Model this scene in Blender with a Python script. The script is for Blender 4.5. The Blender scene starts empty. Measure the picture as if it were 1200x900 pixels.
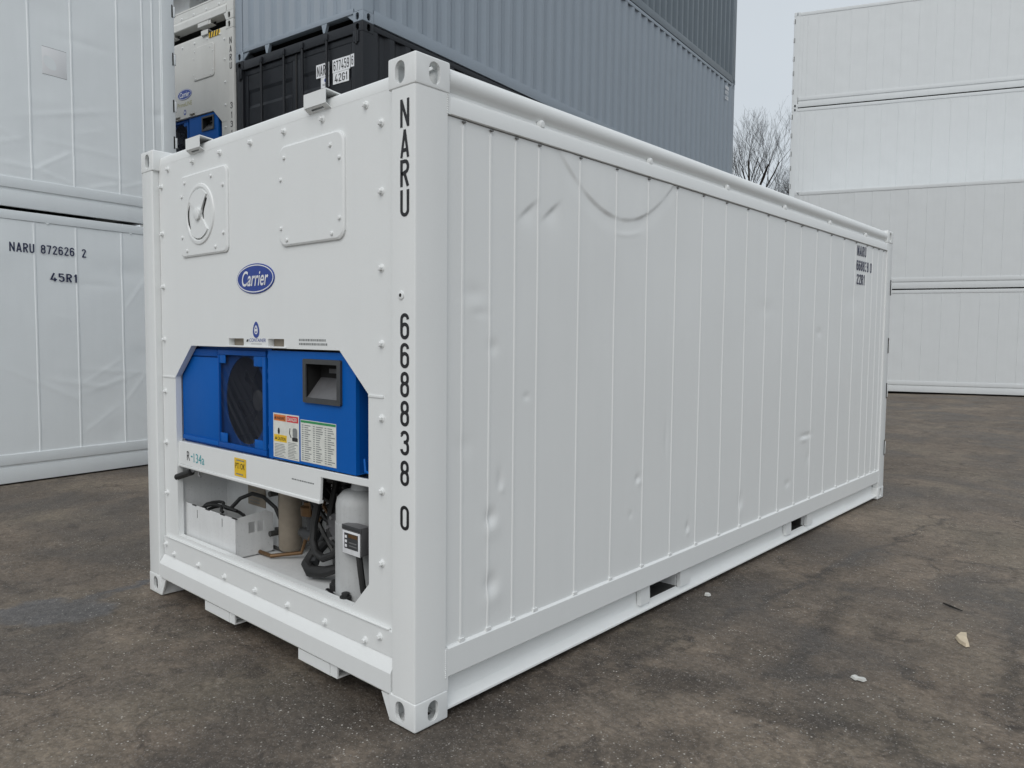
import bpy, bmesh, math, random
from mathutils import Vector, Matrix
from mathutils.geometry import tessellate_polygon
from math import radians, sin, cos, pi, hypot

S = bpy.context.scene
COL = S.collection
rnd = random.Random(7)

# ------------------------------------------------------------------ camera, world, sun, exposure
CAM = Vector((4.586145, -1.849179, 1.541724))
YAW, PITCH, ROLL, FPX = -0.7310468, -0.0622683, 0.0092221, 877.0296
fw = Vector((sin(YAW) * cos(PITCH), cos(YAW) * cos(PITCH), sin(PITCH)))
rt = Vector((cos(YAW), -sin(YAW), 0))
up = rt.cross(fw)
r2 = rt * cos(ROLL) + up * sin(ROLL)
u2 = up * cos(ROLL) - rt * sin(ROLL)
cam = bpy.data.cameras.new('camera')
camo = bpy.data.objects.new('camera', cam)
COL.objects.link(camo)
M = Matrix((r2, u2, -fw)).transposed().to_4x4()
M.translation = CAM
camo.matrix_world = M
cam.sensor_width = 36.0
cam.lens = FPX / 1200 * 36.0
cam.clip_start, cam.clip_end = 0.05, 2000
S.camera = camo

SUN_EL, SUN_AZ = radians(46), radians(153)        # azimuth clockwise from +y
SUN_W, SUN_ANGLE = 1.02, radians(50)
SKY_STRENGTH = 0.1
EXPOSURE = 0.15
w = bpy.data.worlds.new('World')
S.world = w
w.use_nodes = True
wn, wl = w.node_tree.nodes, w.node_tree.links
wn.clear()
sky = wn.new('ShaderNodeTexSky')
sky.sky_type = 'NISHITA'
sky.sun_disc = False
sky.sun_elevation = SUN_EL
sky.sun_rotation = SUN_AZ
sky.dust_density = 4
hs = wn.new('ShaderNodeHueSaturation')
hs.inputs['Saturation'].default_value = 0.35
mxw = wn.new('ShaderNodeMix')
mxw.data_type = 'RGBA'
tc = wn.new('ShaderNodeTexCoord')
cn = wn.new('ShaderNodeTexNoise')
cn.inputs['Scale'].default_value = 1.6
cn.inputs['Detail'].default_value = 5
cr = wn.new('ShaderNodeValToRGB')
cr.color_ramp.elements[0].position, cr.color_ramp.elements[1].position = 0.3, 0.7
cr.color_ramp.elements[0].color = (5.65, 6.2, 6.75, 1)
cr.color_ramp.elements[1].color = (6.4, 6.95, 7.4, 1)
bg = wn.new('ShaderNodeBackground')
bg.inputs['Strength'].default_value = SKY_STRENGTH
wo = wn.new('ShaderNodeOutputWorld')
mxw.inputs['Factor'].default_value = 0.82        # the cloud deck
wl.new(sky.outputs[0], hs.inputs['Color'])
wl.new(hs.outputs[0], mxw.inputs['A'])
wl.new(tc.outputs['Generated'], cn.inputs['Vector'])
wl.new(cn.outputs[0], cr.inputs[0])
wl.new(cr.outputs[0], mxw.inputs['B'])
wl.new(mxw.outputs['Result'], bg.inputs['Color'])
wl.new(bg.outputs[0], wo.inputs['Surface'])
sl = bpy.data.lights.new('sun', 'SUN')
sl.energy, sl.angle, sl.color = SUN_W, SUN_ANGLE, (1.0, 0.975, 0.94)
so = bpy.data.objects.new('sun', sl)
COL.objects.link(so)
sd = Vector((sin(SUN_AZ) * cos(SUN_EL), cos(SUN_AZ) * cos(SUN_EL), sin(SUN_EL)))
so.rotation_euler = sd.to_track_quat('Z', 'Y').to_euler()
so.location = (0, -10, 30)
S.view_settings.view_transform = 'Standard'
S.view_settings.look = 'None'
S.view_settings.exposure = EXPOSURE
S.view_settings.gamma = 1
S.view_settings.use_curve_mapping = False


# ------------------------------------------------------------------ materials
def new_mat(name):
    m = bpy.data.materials.new(name)
    m.use_nodes = True
    nt = m.node_tree
    b = nt.nodes['Principled BSDF']
    return m, nt, b


def N(nt, t, **kw):
    n = nt.nodes.new(t)
    for k, v in kw.items():
        if k in n.inputs:
            n.inputs[k].default_value = v
        else:
            setattr(n, k, v)
    return n


def ramp(nt, src, p0, p1, c0=(0, 0, 0, 1), c1=(1, 1, 1, 1)):
    r = nt.nodes.new('ShaderNodeValToRGB')
    r.color_ramp.elements[0].position, r.color_ramp.elements[1].position = p0, p1
    r.color_ramp.elements[0].color, r.color_ramp.elements[1].color = c0, c1
    nt.links.new(src, r.inputs[0])
    return r.outputs[0]


def mix(nt, fac, a, b, blend='MIX'):
    n = nt.nodes.new('ShaderNodeMix')
    n.data_type = 'RGBA'
    n.blend_type = blend
    for k, v in (('Factor', fac), ('A', a), ('B', b)):
        if isinstance(v, (int, float)):
            n.inputs[k].default_value = v
        elif isinstance(v, tuple):
            n.inputs[k].default_value = v if len(v) == 4 else (*v, 1)
        else:
            nt.links.new(v, n.inputs[k])
    return n.outputs['Result']


def math_n(nt, op, a, b=None):
    n = nt.nodes.new('ShaderNodeMath')
    n.operation = op
    for i, v in enumerate((a, b)):
        if v is None:
            continue
        if isinstance(v, (int, float)):
            n.inputs[i].default_value = v
        else:
            nt.links.new(v, n.inputs[i])
    return n.outputs[0]


def paint(name, col, rough=0.42, dirt=0.10, dirt_col=None, wav=0.0, peel=0.04, spec=0.5, scale=1.0, grime=0.0):
    """sprayed paint: faint blotches and scuffs, a little orange peel, optional sheet waviness"""
    m, nt, b = new_mat(name)
    tc = N(nt, 'ShaderNodeTexCoord')
    n1 = N(nt, 'ShaderNodeTexNoise', Scale=2.3 * scale, Detail=6.0, Roughness=0.6)
    n2 = N(nt, 'ShaderNodeTexNoise', Scale=17.0 * scale, Detail=8.0, Roughness=0.7)
    mp = N(nt, 'ShaderNodeMapping')
    mp.inputs['Scale'].default_value = (9, 9, 0.7)
    n3 = N(nt, 'ShaderNodeTexNoise', Scale=1.5 * scale, Detail=4.0)
    for n in (n1, n2):
        nt.links.new(tc.outputs['Object'], n.inputs['Vector'])
    nt.links.new(tc.outputs['Object'], mp.inputs['Vector'])
    nt.links.new(mp.outputs[0], n3.inputs['Vector'])
    f1 = ramp(nt, n1.outputs[0], 0.35, 0.75)
    f3 = ramp(nt, n3.outputs[0], 0.45, 0.8)
    dc = dirt_col or tuple(c * 0.55 + 0.02 for c in col)
    fac = math_n(nt, 'MULTIPLY', f1, dirt)
    fac = math_n(nt, 'ADD', fac, math_n(nt, 'MULTIPLY', f3, dirt * 0.7))
    c = mix(nt, fac, col, dc)
    sp = ramp(nt, n2.outputs[0], 0.70, 0.78)
    c = mix(nt, math_n(nt, 'MULTIPLY', sp, dirt * 1.2), c, dc)
    if grime:
        n5 = N(nt, 'ShaderNodeTexNoise', Scale=90.0, Detail=3.0)
        nt.links.new(tc.outputs['Object'], n5.inputs['Vector'])
        c = mix(nt, math_n(nt, 'MULTIPLY', ramp(nt, n5.outputs[0], 0.62, 0.72), grime), c, (0.16, 0.15, 0.14))
    nt.links.new(c, b.inputs['Base Color'])
    rr = math_n(nt, 'ADD', math_n(nt, 'MULTIPLY', n1.outputs[0], 0.18), rough - 0.09)
    nt.links.new(rr, b.inputs['Roughness'])
    b.inputs['Specular IOR Level'].default_value = spec
    n4 = N(nt, 'ShaderNodeTexNoise', Scale=120.0, Detail=2.0)
    nt.links.new(tc.outputs['Object'], n4.inputs['Vector'])
    bp = N(nt, 'ShaderNodeBump', Strength=peel, Distance=0.01)
    nt.links.new(n4.outputs[0], bp.inputs['Height'])
    last = bp
    if wav:
        nw = N(nt, 'ShaderNodeTexNoise', Scale=3.2, Detail=2.0, Roughness=0.45)
        nt.links.new(tc.outputs['Object'], nw.inputs['Vector'])
        b2 = N(nt, 'ShaderNodeBump', Strength=wav, Distance=0.05)
        nt.links.new(nw.outputs[0], b2.inputs['Height'])
        nt.links.new(bp.outputs[0], b2.inputs['Normal'])
        last = b2
    nt.links.new(last.outputs[0], b.inputs['Normal'])
    return m


def plain(name, col, rough=0.5, metal=0.0, spec=0.5):
    m, nt, b = new_mat(name)
    tc = N(nt, 'ShaderNodeTexCoord')
    n1 = N(nt, 'ShaderNodeTexNoise', Scale=25.0, Detail=5.0)
    nt.links.new(tc.outputs['Object'], n1.inputs['Vector'])
    c = mix(nt, math_n(nt, 'MULTIPLY', ramp(nt, n1.outputs[0], 0.4, 0.75), 0.35), col, tuple(x * 0.6 for x in col))
    nt.links.new(c, b.inputs['Base Color'])
    b.inputs['Roughness'].default_value = rough
    b.inputs['Metallic'].default_value = metal
    b.inputs['Specular IOR Level'].default_value = spec
    return m


MT = {}
MT['white'] = paint('white_gloss_paint', (0.785, 0.80, 0.795), 0.40, 0.05, wav=0.02)
MT['white_b'] = paint('white_container_paint', (0.76, 0.775, 0.785), 0.45, 0.07, wav=0.04, grime=0.04)
MT['white_l'] = paint('bluish_white_paint', (0.885, 0.92, 0.93), 0.45, 0.06, wav=0.06, grime=0.05)
MT['white_r'] = paint('greyed_white_paint', (0.665, 0.69, 0.70), 0.5, 0.08, wav=0.05, grime=0.05)
MT['grille'] = plain('navy_wire', (0.014, 0.022, 0.045), 0.5)
MT['white_m'] = paint('shaded_beige_white_paint', (0.60, 0.60, 0.575), 0.5, 0.15, grime=0.1)  # beige white, base colour darkened to carry the shade of the left stack
MT['white_bay'] = paint('white_bay_paint', (0.72, 0.73, 0.73), 0.5, 0.18, scale=3, grime=0.25)
MT['blue'] = paint('blue_unit_paint', (0.001, 0.105, 0.43), 0.5, 0.10, spec=0.15, scale=3)
MT['blue_d'] = paint('blue_frame_paint', (0.001, 0.08, 0.36), 0.5, 0.2, spec=0.15, scale=3)
MT['dark'] = paint('black_container_paint', (0.014, 0.016, 0.020), 0.42, 0.2, (0.022, 0.023, 0.026), spec=0.3)
MT['slate'] = paint('slate_grey_paint', (0.265, 0.31, 0.36), 0.45, 0.2, (0.24, 0.27, 0.30), wav=0.03, grime=0.12)
MT['slate_d'] = paint('dark_grey_paint', (0.115, 0.145, 0.17), 0.38, 0.15, wav=0.02)
MT['black'] = plain('black_lettering', (0.012, 0.012, 0.014), 0.5)
MT['navy'] = plain('navy_lettering', (0.012, 0.018, 0.07), 0.5)
MT['rubber'] = plain('black_rubber', (0.018, 0.018, 0.018), 0.6)
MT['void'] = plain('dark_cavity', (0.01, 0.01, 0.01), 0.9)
MT['seal'] = plain('grey_sealant', (0.16, 0.16, 0.16), 0.7)
MT['steel'] = plain('galvanised_steel', (0.45, 0.45, 0.46), 0.4, 0.8)
MT['dsteel'] = plain('dark_machinery', (0.06, 0.06, 0.058), 0.5, 0.3)
MT['tan'] = plain('tan_tank_paint', (0.30, 0.255, 0.20), 0.55)
MT['grey_tank'] = paint('grey_tank_paint', (0.50, 0.51, 0.51), 0.5, 0.25, scale=4, grime=0.2)
MT['brass'] = plain('brown_brass', (0.16, 0.09, 0.04), 0.45, 0.5)
MT['panel_dark'] = plain('dark_grey_plastic', (0.045, 0.047, 0.05), 0.45)
MT['panel_mid'] = plain('grey_plastic', (0.12, 0.12, 0.125), 0.4)
MT['st_white'] = plain('sticker_white', (0.74, 0.75, 0.70), 0.45)
MT['st_orange'] = plain('sticker_orange', (0.72, 0.19, 0.03), 0.45)
MT['st_red'] = plain('sticker_red', (0.70, 0.03, 0.04), 0.45)
MT['st_yellow'] = plain('sticker_yellow', (0.85, 0.55, 0.02), 0.45)
MT['st_green'] = plain('sticker_green', (0.03, 0.28, 0.10), 0.45)
MT['st_grey'] = plain('sticker_print', (0.22, 0.23, 0.23), 0.5)
MT['badge'] = plain('badge_blue', (0.010, 0.045, 0.30), 0.35)
MT['badge_w'] = plain('badge_white', (0.80, 0.81, 0.83), 0.35)
MT['teal'] = plain('teal_lettering', (0.05, 0.38, 0.42), 0.5)
MT['cyan'] = plain('cyan_plastic', (0.02, 0.40, 0.50), 0.4)
MT['gold'] = plain('green_lettering', (0.35, 0.33, 0.10), 0.5)
MT['patchw'] = paint('patch_paint', (0.86, 0.865, 0.875), 0.5, 0.05)
MT['wood'] = plain('pale_wood', (0.62, 0.52, 0.38), 0.8)
MT['stone'] = plain('pale_stone', (0.60, 0.60, 0.57), 0.8)
MT['twig'] = plain('dark_twig', (0.02, 0.018, 0.015), 0.9)
MT['bark'] = plain('tree_bark', (0.03, 0.026, 0.023), 0.95, 0, 0.1)


# ------------------------------------------------------------------ mesh builder
class MB:
    def __init__(self):
        self.bm = bmesh.new()
        self.mats = []

    def mi(self, m):
        m = MT[m] if isinstance(m, str) else m
        if m not in self.mats:
            self.mats.append(m)
        return self.mats.index(m)

    def poly(self, pts, m):
        f = self.bm.faces.new([self.bm.verts.new(p) for p in pts])
        f.material_index = self.mi(m)
        return f

    def box(self, x0, x1, y0, y1, z0, z1, m, bev=0.0, seg=2):
        i = self.mi(m)
        vs = [self.bm.verts.new((x, y, z)) for x in (x0, x1) for y in (y0, y1) for z in (z0, z1)]
        fs = []
        for q in ((0, 1, 3, 2), (4, 6, 7, 5), (0, 4, 5, 1), (2, 3, 7, 6), (0, 2, 6, 4), (1, 5, 7, 3)):
            f = self.bm.faces.new([vs[k] for k in q])
            f.material_index = i
            fs.append(f)
        if bev:
            es = list({e for f in fs for e in f.edges})
            bmesh.ops.bevel(self.bm, geom=es, offset=bev, segments=seg, affect='EDGES', profile=0.6)
        return self

    def prism(self, poly, ax, a0, a1, m, bev=0.0):
        """extrude a 2-D polygon; ax 'x': (y,z)  'y': (x,z)  'z': (x,y)"""
        i = self.mi(m)

        def P(p, a):
            return {'x': (a, p[0], p[1]), 'y': (p[0], a, p[1]), 'z': (p[0], p[1], a)}[ax]
        A = [self.bm.verts.new(P(p, a0)) for p in poly]
        B = [self.bm.verts.new(P(p, a1)) for p in poly]
        fs = [self.bm.faces.new(A), self.bm.faces.new(B[::-1])]
        n = len(poly)
        for k in range(n):
            fs.append(self.bm.faces.new((A[k], B[k], B[(k + 1) % n], A[(k + 1) % n])))
        for f in fs:
            f.material_index = i
        bmesh.ops.recalc_face_normals(self.bm, faces=fs)
        if bev:
            es = list({e for f in fs[:1] for e in f.edges})
            bmesh.ops.bevel(self.bm, geom=es, offset=bev, segments=2, affect='EDGES')
        return self

    def plate(self, outer, holes, ax, a0, a1, m):
        """plate with holes; a0 is the seen face"""
        i = self.mi(m)

        def P(p, a):
            return Vector({'x': (a, p[0], p[1]), 'y': (p[0], a, p[1]), 'z': (p[0], p[1], a)}[ax])
        loops = [outer] + list(holes)
        flat = [p for l in loops for p in l]
        tris = tessellate_polygon([[Vector((p[0], p[1], 0)) for p in l] for l in loops])
        fs = []
        V = [[self.bm.verts.new(P(p, a)) for p in flat] for a in (a0, a1)]
        for vv in V:
            for t in tris:
                try:
                    fs.append(self.bm.faces.new([vv[k] for k in t]))
                except ValueError:
                    pass
        o = 0
        for l in loops:
            n = len(l)
            for k in range(n):
                k2 = (k + 1) % n
                fs.append(self.bm.faces.new((V[0][o + k], V[0][o + k2], V[1][o + k2], V[1][o + k])))
            o += n
        for f in fs:
            f.material_index = i
        bmesh.ops.recalc_face_normals(self.bm, faces=fs)
        return self

    def raised(self, poly, ax, y0, y1, e, m):
        """convex plate with chamfered rim: base at y0, face at y1, chamfer e"""
        cx = sum(p[0] for p in poly) / len(poly)
        cz = sum(p[1] for p in poly) / len(poly)
        hw = max(abs(p[0] - cx) for p in poly)
        hz = max(abs(p[1] - cz) for p in poly)
        ins = [(cx + (p[0] - cx) * (1 - e / hw), cz + (p[1] - cz) * (1 - e / hz)) for p in poly]
        s = 1 if y1 > y0 else -1
        ls = [(poly, y0), (poly, y1 - s * e * 0.6), (ins, y1)]
        i = self.mi(m)
        V = [[self.bm.verts.new({'x': (a, p[0], p[1]), 'y': (p[0], a, p[1])}[ax]) for p in l] for l, a in ls]
        n = len(poly)
        fs = [self.bm.faces.new(V[2])]
        for a, b in ((0, 1), (1, 2)):
            for k in range(n):
                fs.append(self.bm.faces.new((V[a][k], V[a][(k + 1) % n], V[b][(k + 1) % n], V[b][k])))
        for f in fs:
            f.material_index = i
        return self

    def tube(self, pts, r, m, n=10, cap=True):
        pts = [Vector(p) for p in pts]
        rr = r if isinstance(r, (list, tuple)) else [r] * len(pts)
        i = self.mi(m)
        rings = []
        nrm = None
        for k, p in enumerate(pts):
            d = (pts[min(k + 1, len(pts) - 1)] - pts[max(k - 1, 0)]).normalized()
            if nrm is None:
                nrm = d.orthogonal().normalized()
            nrm = (nrm - d * nrm.dot(d)).normalized()
            b = d.cross(nrm)
            rings.append([self.bm.verts.new(p + (nrm * cos(2 * pi * j / n) + b * sin(2 * pi * j / n)) * rr[k]) for j in range(n)])
        for a, b in zip(rings, rings[1:]):
            for j in range(n):
                f = self.bm.faces.new((a[j], a[(j + 1) % n], b[(j + 1) % n], b[j]))
                f.material_index = i
        if cap:
            for q in (rings[0][::-1], rings[-1]):
                f = self.bm.faces.new(q)
                f.material_index = i
        return self

    def lathe(self, prof, c, ax, m, n=24):
        """prof: (radius, along) pairs around the axis through c"""
        i = self.mi(m)
        c = Vector(c)
        E = {'z': (Vector((1, 0, 0)), Vector((0, 1, 0)), Vector((0, 0, 1))),
             'y': (Vector((1, 0, 0)), Vector((0, 0, 1)), Vector((0, 1, 0))),
             'x': (Vector((0, 1, 0)), Vector((0, 0, 1)), Vector((1, 0, 0)))}[ax]
        rings = []
        for r, a in prof:
            r = max(r, 1e-4)
            rings.append([self.bm.verts.new(c + E[0] * r * cos(2 * pi * j / n) + E[1] * r * sin(2 * pi * j / n) + E[2] * a) for j in range(n)])
        fs = []
        for a, b in zip(rings, rings[1:]):
            for j in range(n):
                fs.append(self.bm.faces.new((a[j], a[(j + 1) % n], b[(j + 1) % n], b[j])))
        fs.append(self.bm.faces.new(rings[0][::-1]))
        fs.append(self.bm.faces.new(rings[-1]))
        for f in fs:
            f.material_index = i
        bmesh.ops.recalc_face_normals(self.bm, faces=fs)
        return self

    def text(self, body, o, ux, uz, wid, hei, m, bold=0.0):
        """flat lettering filling wid x hei, lower left corner at o"""
        cu = bpy.data.curves.new('lettering', 'FONT')
        cu.body = body
        cu.offset = bold
        cu.resolution_u = 4
        ob = bpy.data.objects.new('lettering', cu)
        COL.objects.link(ob)
        dg = bpy.context.evaluated_depsgraph_get()
        me = bpy.data.meshes.new_from_object(ob.evaluated_get(dg))
        bpy.data.objects.remove(ob)
        bpy.data.curves.remove(cu)
        if not me.vertices:
            return self
        xs = [v.co.x for v in me.vertices]
        ys = [v.co.y for v in me.vertices]
        x0, y0 = min(xs), min(ys)
        sx, sy = wid / max(max(xs) - x0, 1e-6), hei / max(max(ys) - y0, 1e-6)
        o, ux, uz = Vector(o), Vector(ux), Vector(uz)
        for v in me.vertices:
            v.co = o + ux * ((v.co.x - x0) * sx) + uz * ((v.co.y - y0) * sy)
        nf = len(self.bm.faces)
        self.bm.from_mesh(me)
        self.bm.faces.ensure_lookup_table()
        i = self.mi(m)
        for f in self.bm.faces[nf:]:
            f.material_index = i
        bpy.data.meshes.remove(me)
        return self

    def din(self, body, o, ux, uz, wid, hei, m, t=0.125):
        """condensed stencil-plotter lettering drawn with strokes"""
        def arc(cx, cy, rx, ry, a0, a1, n=9):
            return [(cx + rx * cos(radians(a0 + (a1 - a0) * k / n)), cy + ry * sin(radians(a0 + (a1 - a0) * k / n))) for k in range(n + 1)]
        h = t / 2
        T = 1 - h

        def glyph(c):
            w_ = {'1': 0.26, 'A': 0.54, 'N': 0.52, '-': 0.3, ' ': 0.25, '4': 0.54}.get(c, 0.48)
            a = (w_ - t) / 2
            x = w_ / 2
            L, Rr = x - a, x + a
            if c == 'N':
                g = [([(L, h - h), (L, T + h)], 0), ([(L, T + h * 0.4), (Rr, h - h * 0.4)], 0), ([(Rr, 0), (Rr, 1)], 0)]
            elif c == 'A':
                g = [([(L, 0), (x, 1)], 0), ([(x, 1), (Rr, 0)], 0), ([(L + a * 0.28, 0.27), (Rr - a * 0.28, 0.27)], 0)]
            elif c == 'R':
                g = [([(L, 0), (L, T)] + [(x, T)] + arc(Rr - a * 0.9, 0.73, a * 0.9, T - 0.73, 90, -90) + [(L, 0.46)], 0), ([(x, 0.46), (Rr, 0)], 0)]
            elif c == 'U':
                g = [([(L, 1), (L, h + a)] + arc(x, h + a, a, a, 180, 360) + [(Rr, 1)], 0)]
            elif c == '0':
                g = [(arc(x, T - a, a, a, 0, 180) + arc(x, h + a, a, a, 180, 360), 1)]
            elif c == '8':
                g = [(arc(x, T - a * 0.92, a * 0.92, a * 0.92, 0, 180) + arc(x, 0.54 + a * 0.85, a * 0.92, a * 0.85, 180, 360), 1),
                     (arc(x, 0.54 - a, a, a, 0, 180) + arc(x, h + a, a, a, 180, 360), 1)]
            elif c in '69':
                g = [(arc(x, 0.58 - a, a, a, 0, 180) + arc(x, h + a, a, a, 180, 360), 1), ([(L, 0.30), (L, T - a)] + arc(x, T - a, a, a, 180, 0) + [(Rr, 0.76)], 0)]
                if c == '9':
                    g = [([(w_ - p, 1 - q) for p, q in pl], cl) for pl, cl in g]
            elif c == '3':
                g = [([(L, 0.77)] + arc(x, T - a, a, a, 180, 0) + arc(x, 0.53 + a, a, a, 0, -90) + [(x - 0.05, 0.53)], 0),
                     ([(x - 0.05, 0.53)] + arc(x, 0.53 - a, a, a, 90, 0) + arc(x, h + a, a, a, 0, -180) + [(L, 0.24)], 0)]
            elif c == '2':
                g = [([(L, 0.77)] + arc(x, T - a, a, a, 180, -20) + [(L, h)], 0), ([(L - h * 0.5, h), (Rr + h, h)], 0)]
            elif c == '7':
                g = [([(L - h, T), (Rr + h * 0.7, T)], 0), ([(Rr, T), (x - a * 0.3, 0)], 0)]
            elif c == '4':
                g = [([(x + a * 0.25, 1), (L, 0.24), (Rr + h, 0.24)], 0), ([(x + a * 0.5, 0.45), (x + a * 0.5, 0)], 0)]
            elif c == '5':
                g = [([(Rr, T), (L, T), (L, 0.55)], 0), ([(L, 0.55)] + arc(x, 0.61 - a, a, a, 120, 0) + arc(x, h + a, a, a, 0, -180) + [(L, 0.22)], 0)]
            elif c == 'G':
                g = [([(Rr, 0.74)] + arc(x, T - a, a, a, 0, 180) + arc(x, h + a, a, a, 180, 360) + [(Rr, 0.46), (x, 0.46)], 0)]
            elif c == '1':
                g = [([(Rr, 0), (Rr, 1)], 0), ([(Rr, T), (L, 0.72)], 0)]
            else:
                g = [([(L, 0.5), (Rr, 0.5)], 0)] if c == '-' else []
            return w_, g
        cells = [glyph(c) for c in body]
        gap = 0.13
        tot = sum(c[0] for c in cells) + gap * (len(cells) - 1)
        o, ux, uz = Vector(o), Vector(ux), Vector(uz)
        nn = ux.cross(uz).normalized()
        i = self.mi(m)
        x = 0.0
        lay = 0
        for w_, g in cells:
            for pl, closed in g:
                P = [Vector((p, q)) for p, q in pl]
                Q = [P[0]]
                for p in P[1:]:
                    if (p - Q[-1]).length > 1e-4:
                        Q.append(p)
                P = Q
                if closed and (P[0] - P[-1]).length < 1e-4:
                    P.pop()
                n = len(P)
                ring = []
                for k in range(n):
                    d0 = (P[k] - P[k - 1]).normalized() if (k or closed) else (P[1] - P[0]).normalized()
                    d1 = (P[(k + 1) % n] - P[k]).normalized() if (k < n - 1 or closed) else d0
                    n0, n1 = Vector((-d0.y, d0.x)), Vector((-d1.y, d1.x))
                    mt = n0 + n1
                    mt = mt / max(mt.length_squared, 0.6) * 2 * h
                    ring.append((P[k] + mt, P[k] - mt))
                lay += 1
                V = [[self.bm.verts.new(o + ux * ((x + p.x) / tot * wid) + uz * (p.y * hei) - nn * (-0.00004 * lay)) for p in pr] for pr in ring]
                for k in range(n if closed else n - 1):
                    k2 = (k + 1) % n
                    self.bm.faces.new((V[k][0], V[k][1], V[k2][1], V[k2][0])).material_index = i
            x += w_ + gap
        return self

    def mesh(self, name, ang=35):
        me = bpy.data.meshes.new(name)
        self.bm.to_mesh(me)
        self.bm.free()
        for m in self.mats:
            me.materials.append(m)
        if ang:
            me.polygons.foreach_set('use_smooth', [True] * len(me.polygons))
            me.set_sharp_from_angle(angle=radians(ang))
        me.update()
        return me

    def build(self, name, parent=None, ang=35, label=None):
        return link(name, self.mesh(name, ang), parent, label)


def link(name, me, parent=None, label=None, loc=None):
    o = bpy.data.objects.new(name, me)
    COL.objects.link(o)
    if parent:
        o.parent = parent
    if label:
        o['label'] = label
    if loc is not None:
        o.location = loc
    return o


def thing(name, label, cat, loc, rz=0.0, group=None):
    o = bpy.data.objects.new(name, None)
    o.empty_display_size = 0.3
    COL.objects.link(o)
    o.location = loc
    o.rotation_euler = (0, 0, rz)
    o['label'], o['category'] = label, cat
    if group:
        o['group'] = group
    return o


def copy_tree(o, parent=None):
    c = o.copy()
    COL.objects.link(c)
    c.parent = parent
    for ch in list(o.children):
        copy_tree(ch, c)
    return c


def rrect(x0, x1, z0, z1, r, n=5):
    P = []
    for cx, cz, a in ((x1 - r, z1 - r, 0), (x0 + r, z1 - r, 90), (x0 + r, z0 + r, 180), (x1 - r, z0 + r, 270)):
        for k in range(n + 1):
            t = radians(a + 90 * k / n)
            P.append((cx + r * cos(t), cz + r * sin(t)))
    return P


def circ(cx, cz, r, n=32, rz=None):
    return [(cx + r * cos(2 * pi * k / n), cz + (rz or r) * sin(2 * pi * k / n)) for k in range(n)]


def sstep(a, b, x):
    t = min(max((x - a) / (b - a), 0), 1)
    return t * t * (3 - 2 * t)


W = 2.438
# ------------------------------------------------------------------ ground
def gz(x, y):
    return 0.012 * min(x, 0.0) * (1 if x > -40 else 1) * (1 if abs(x) < 40 else 40 / abs(x)) + 0.0045 * max(min(y, 60) - 6.0, 0.0)


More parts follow.
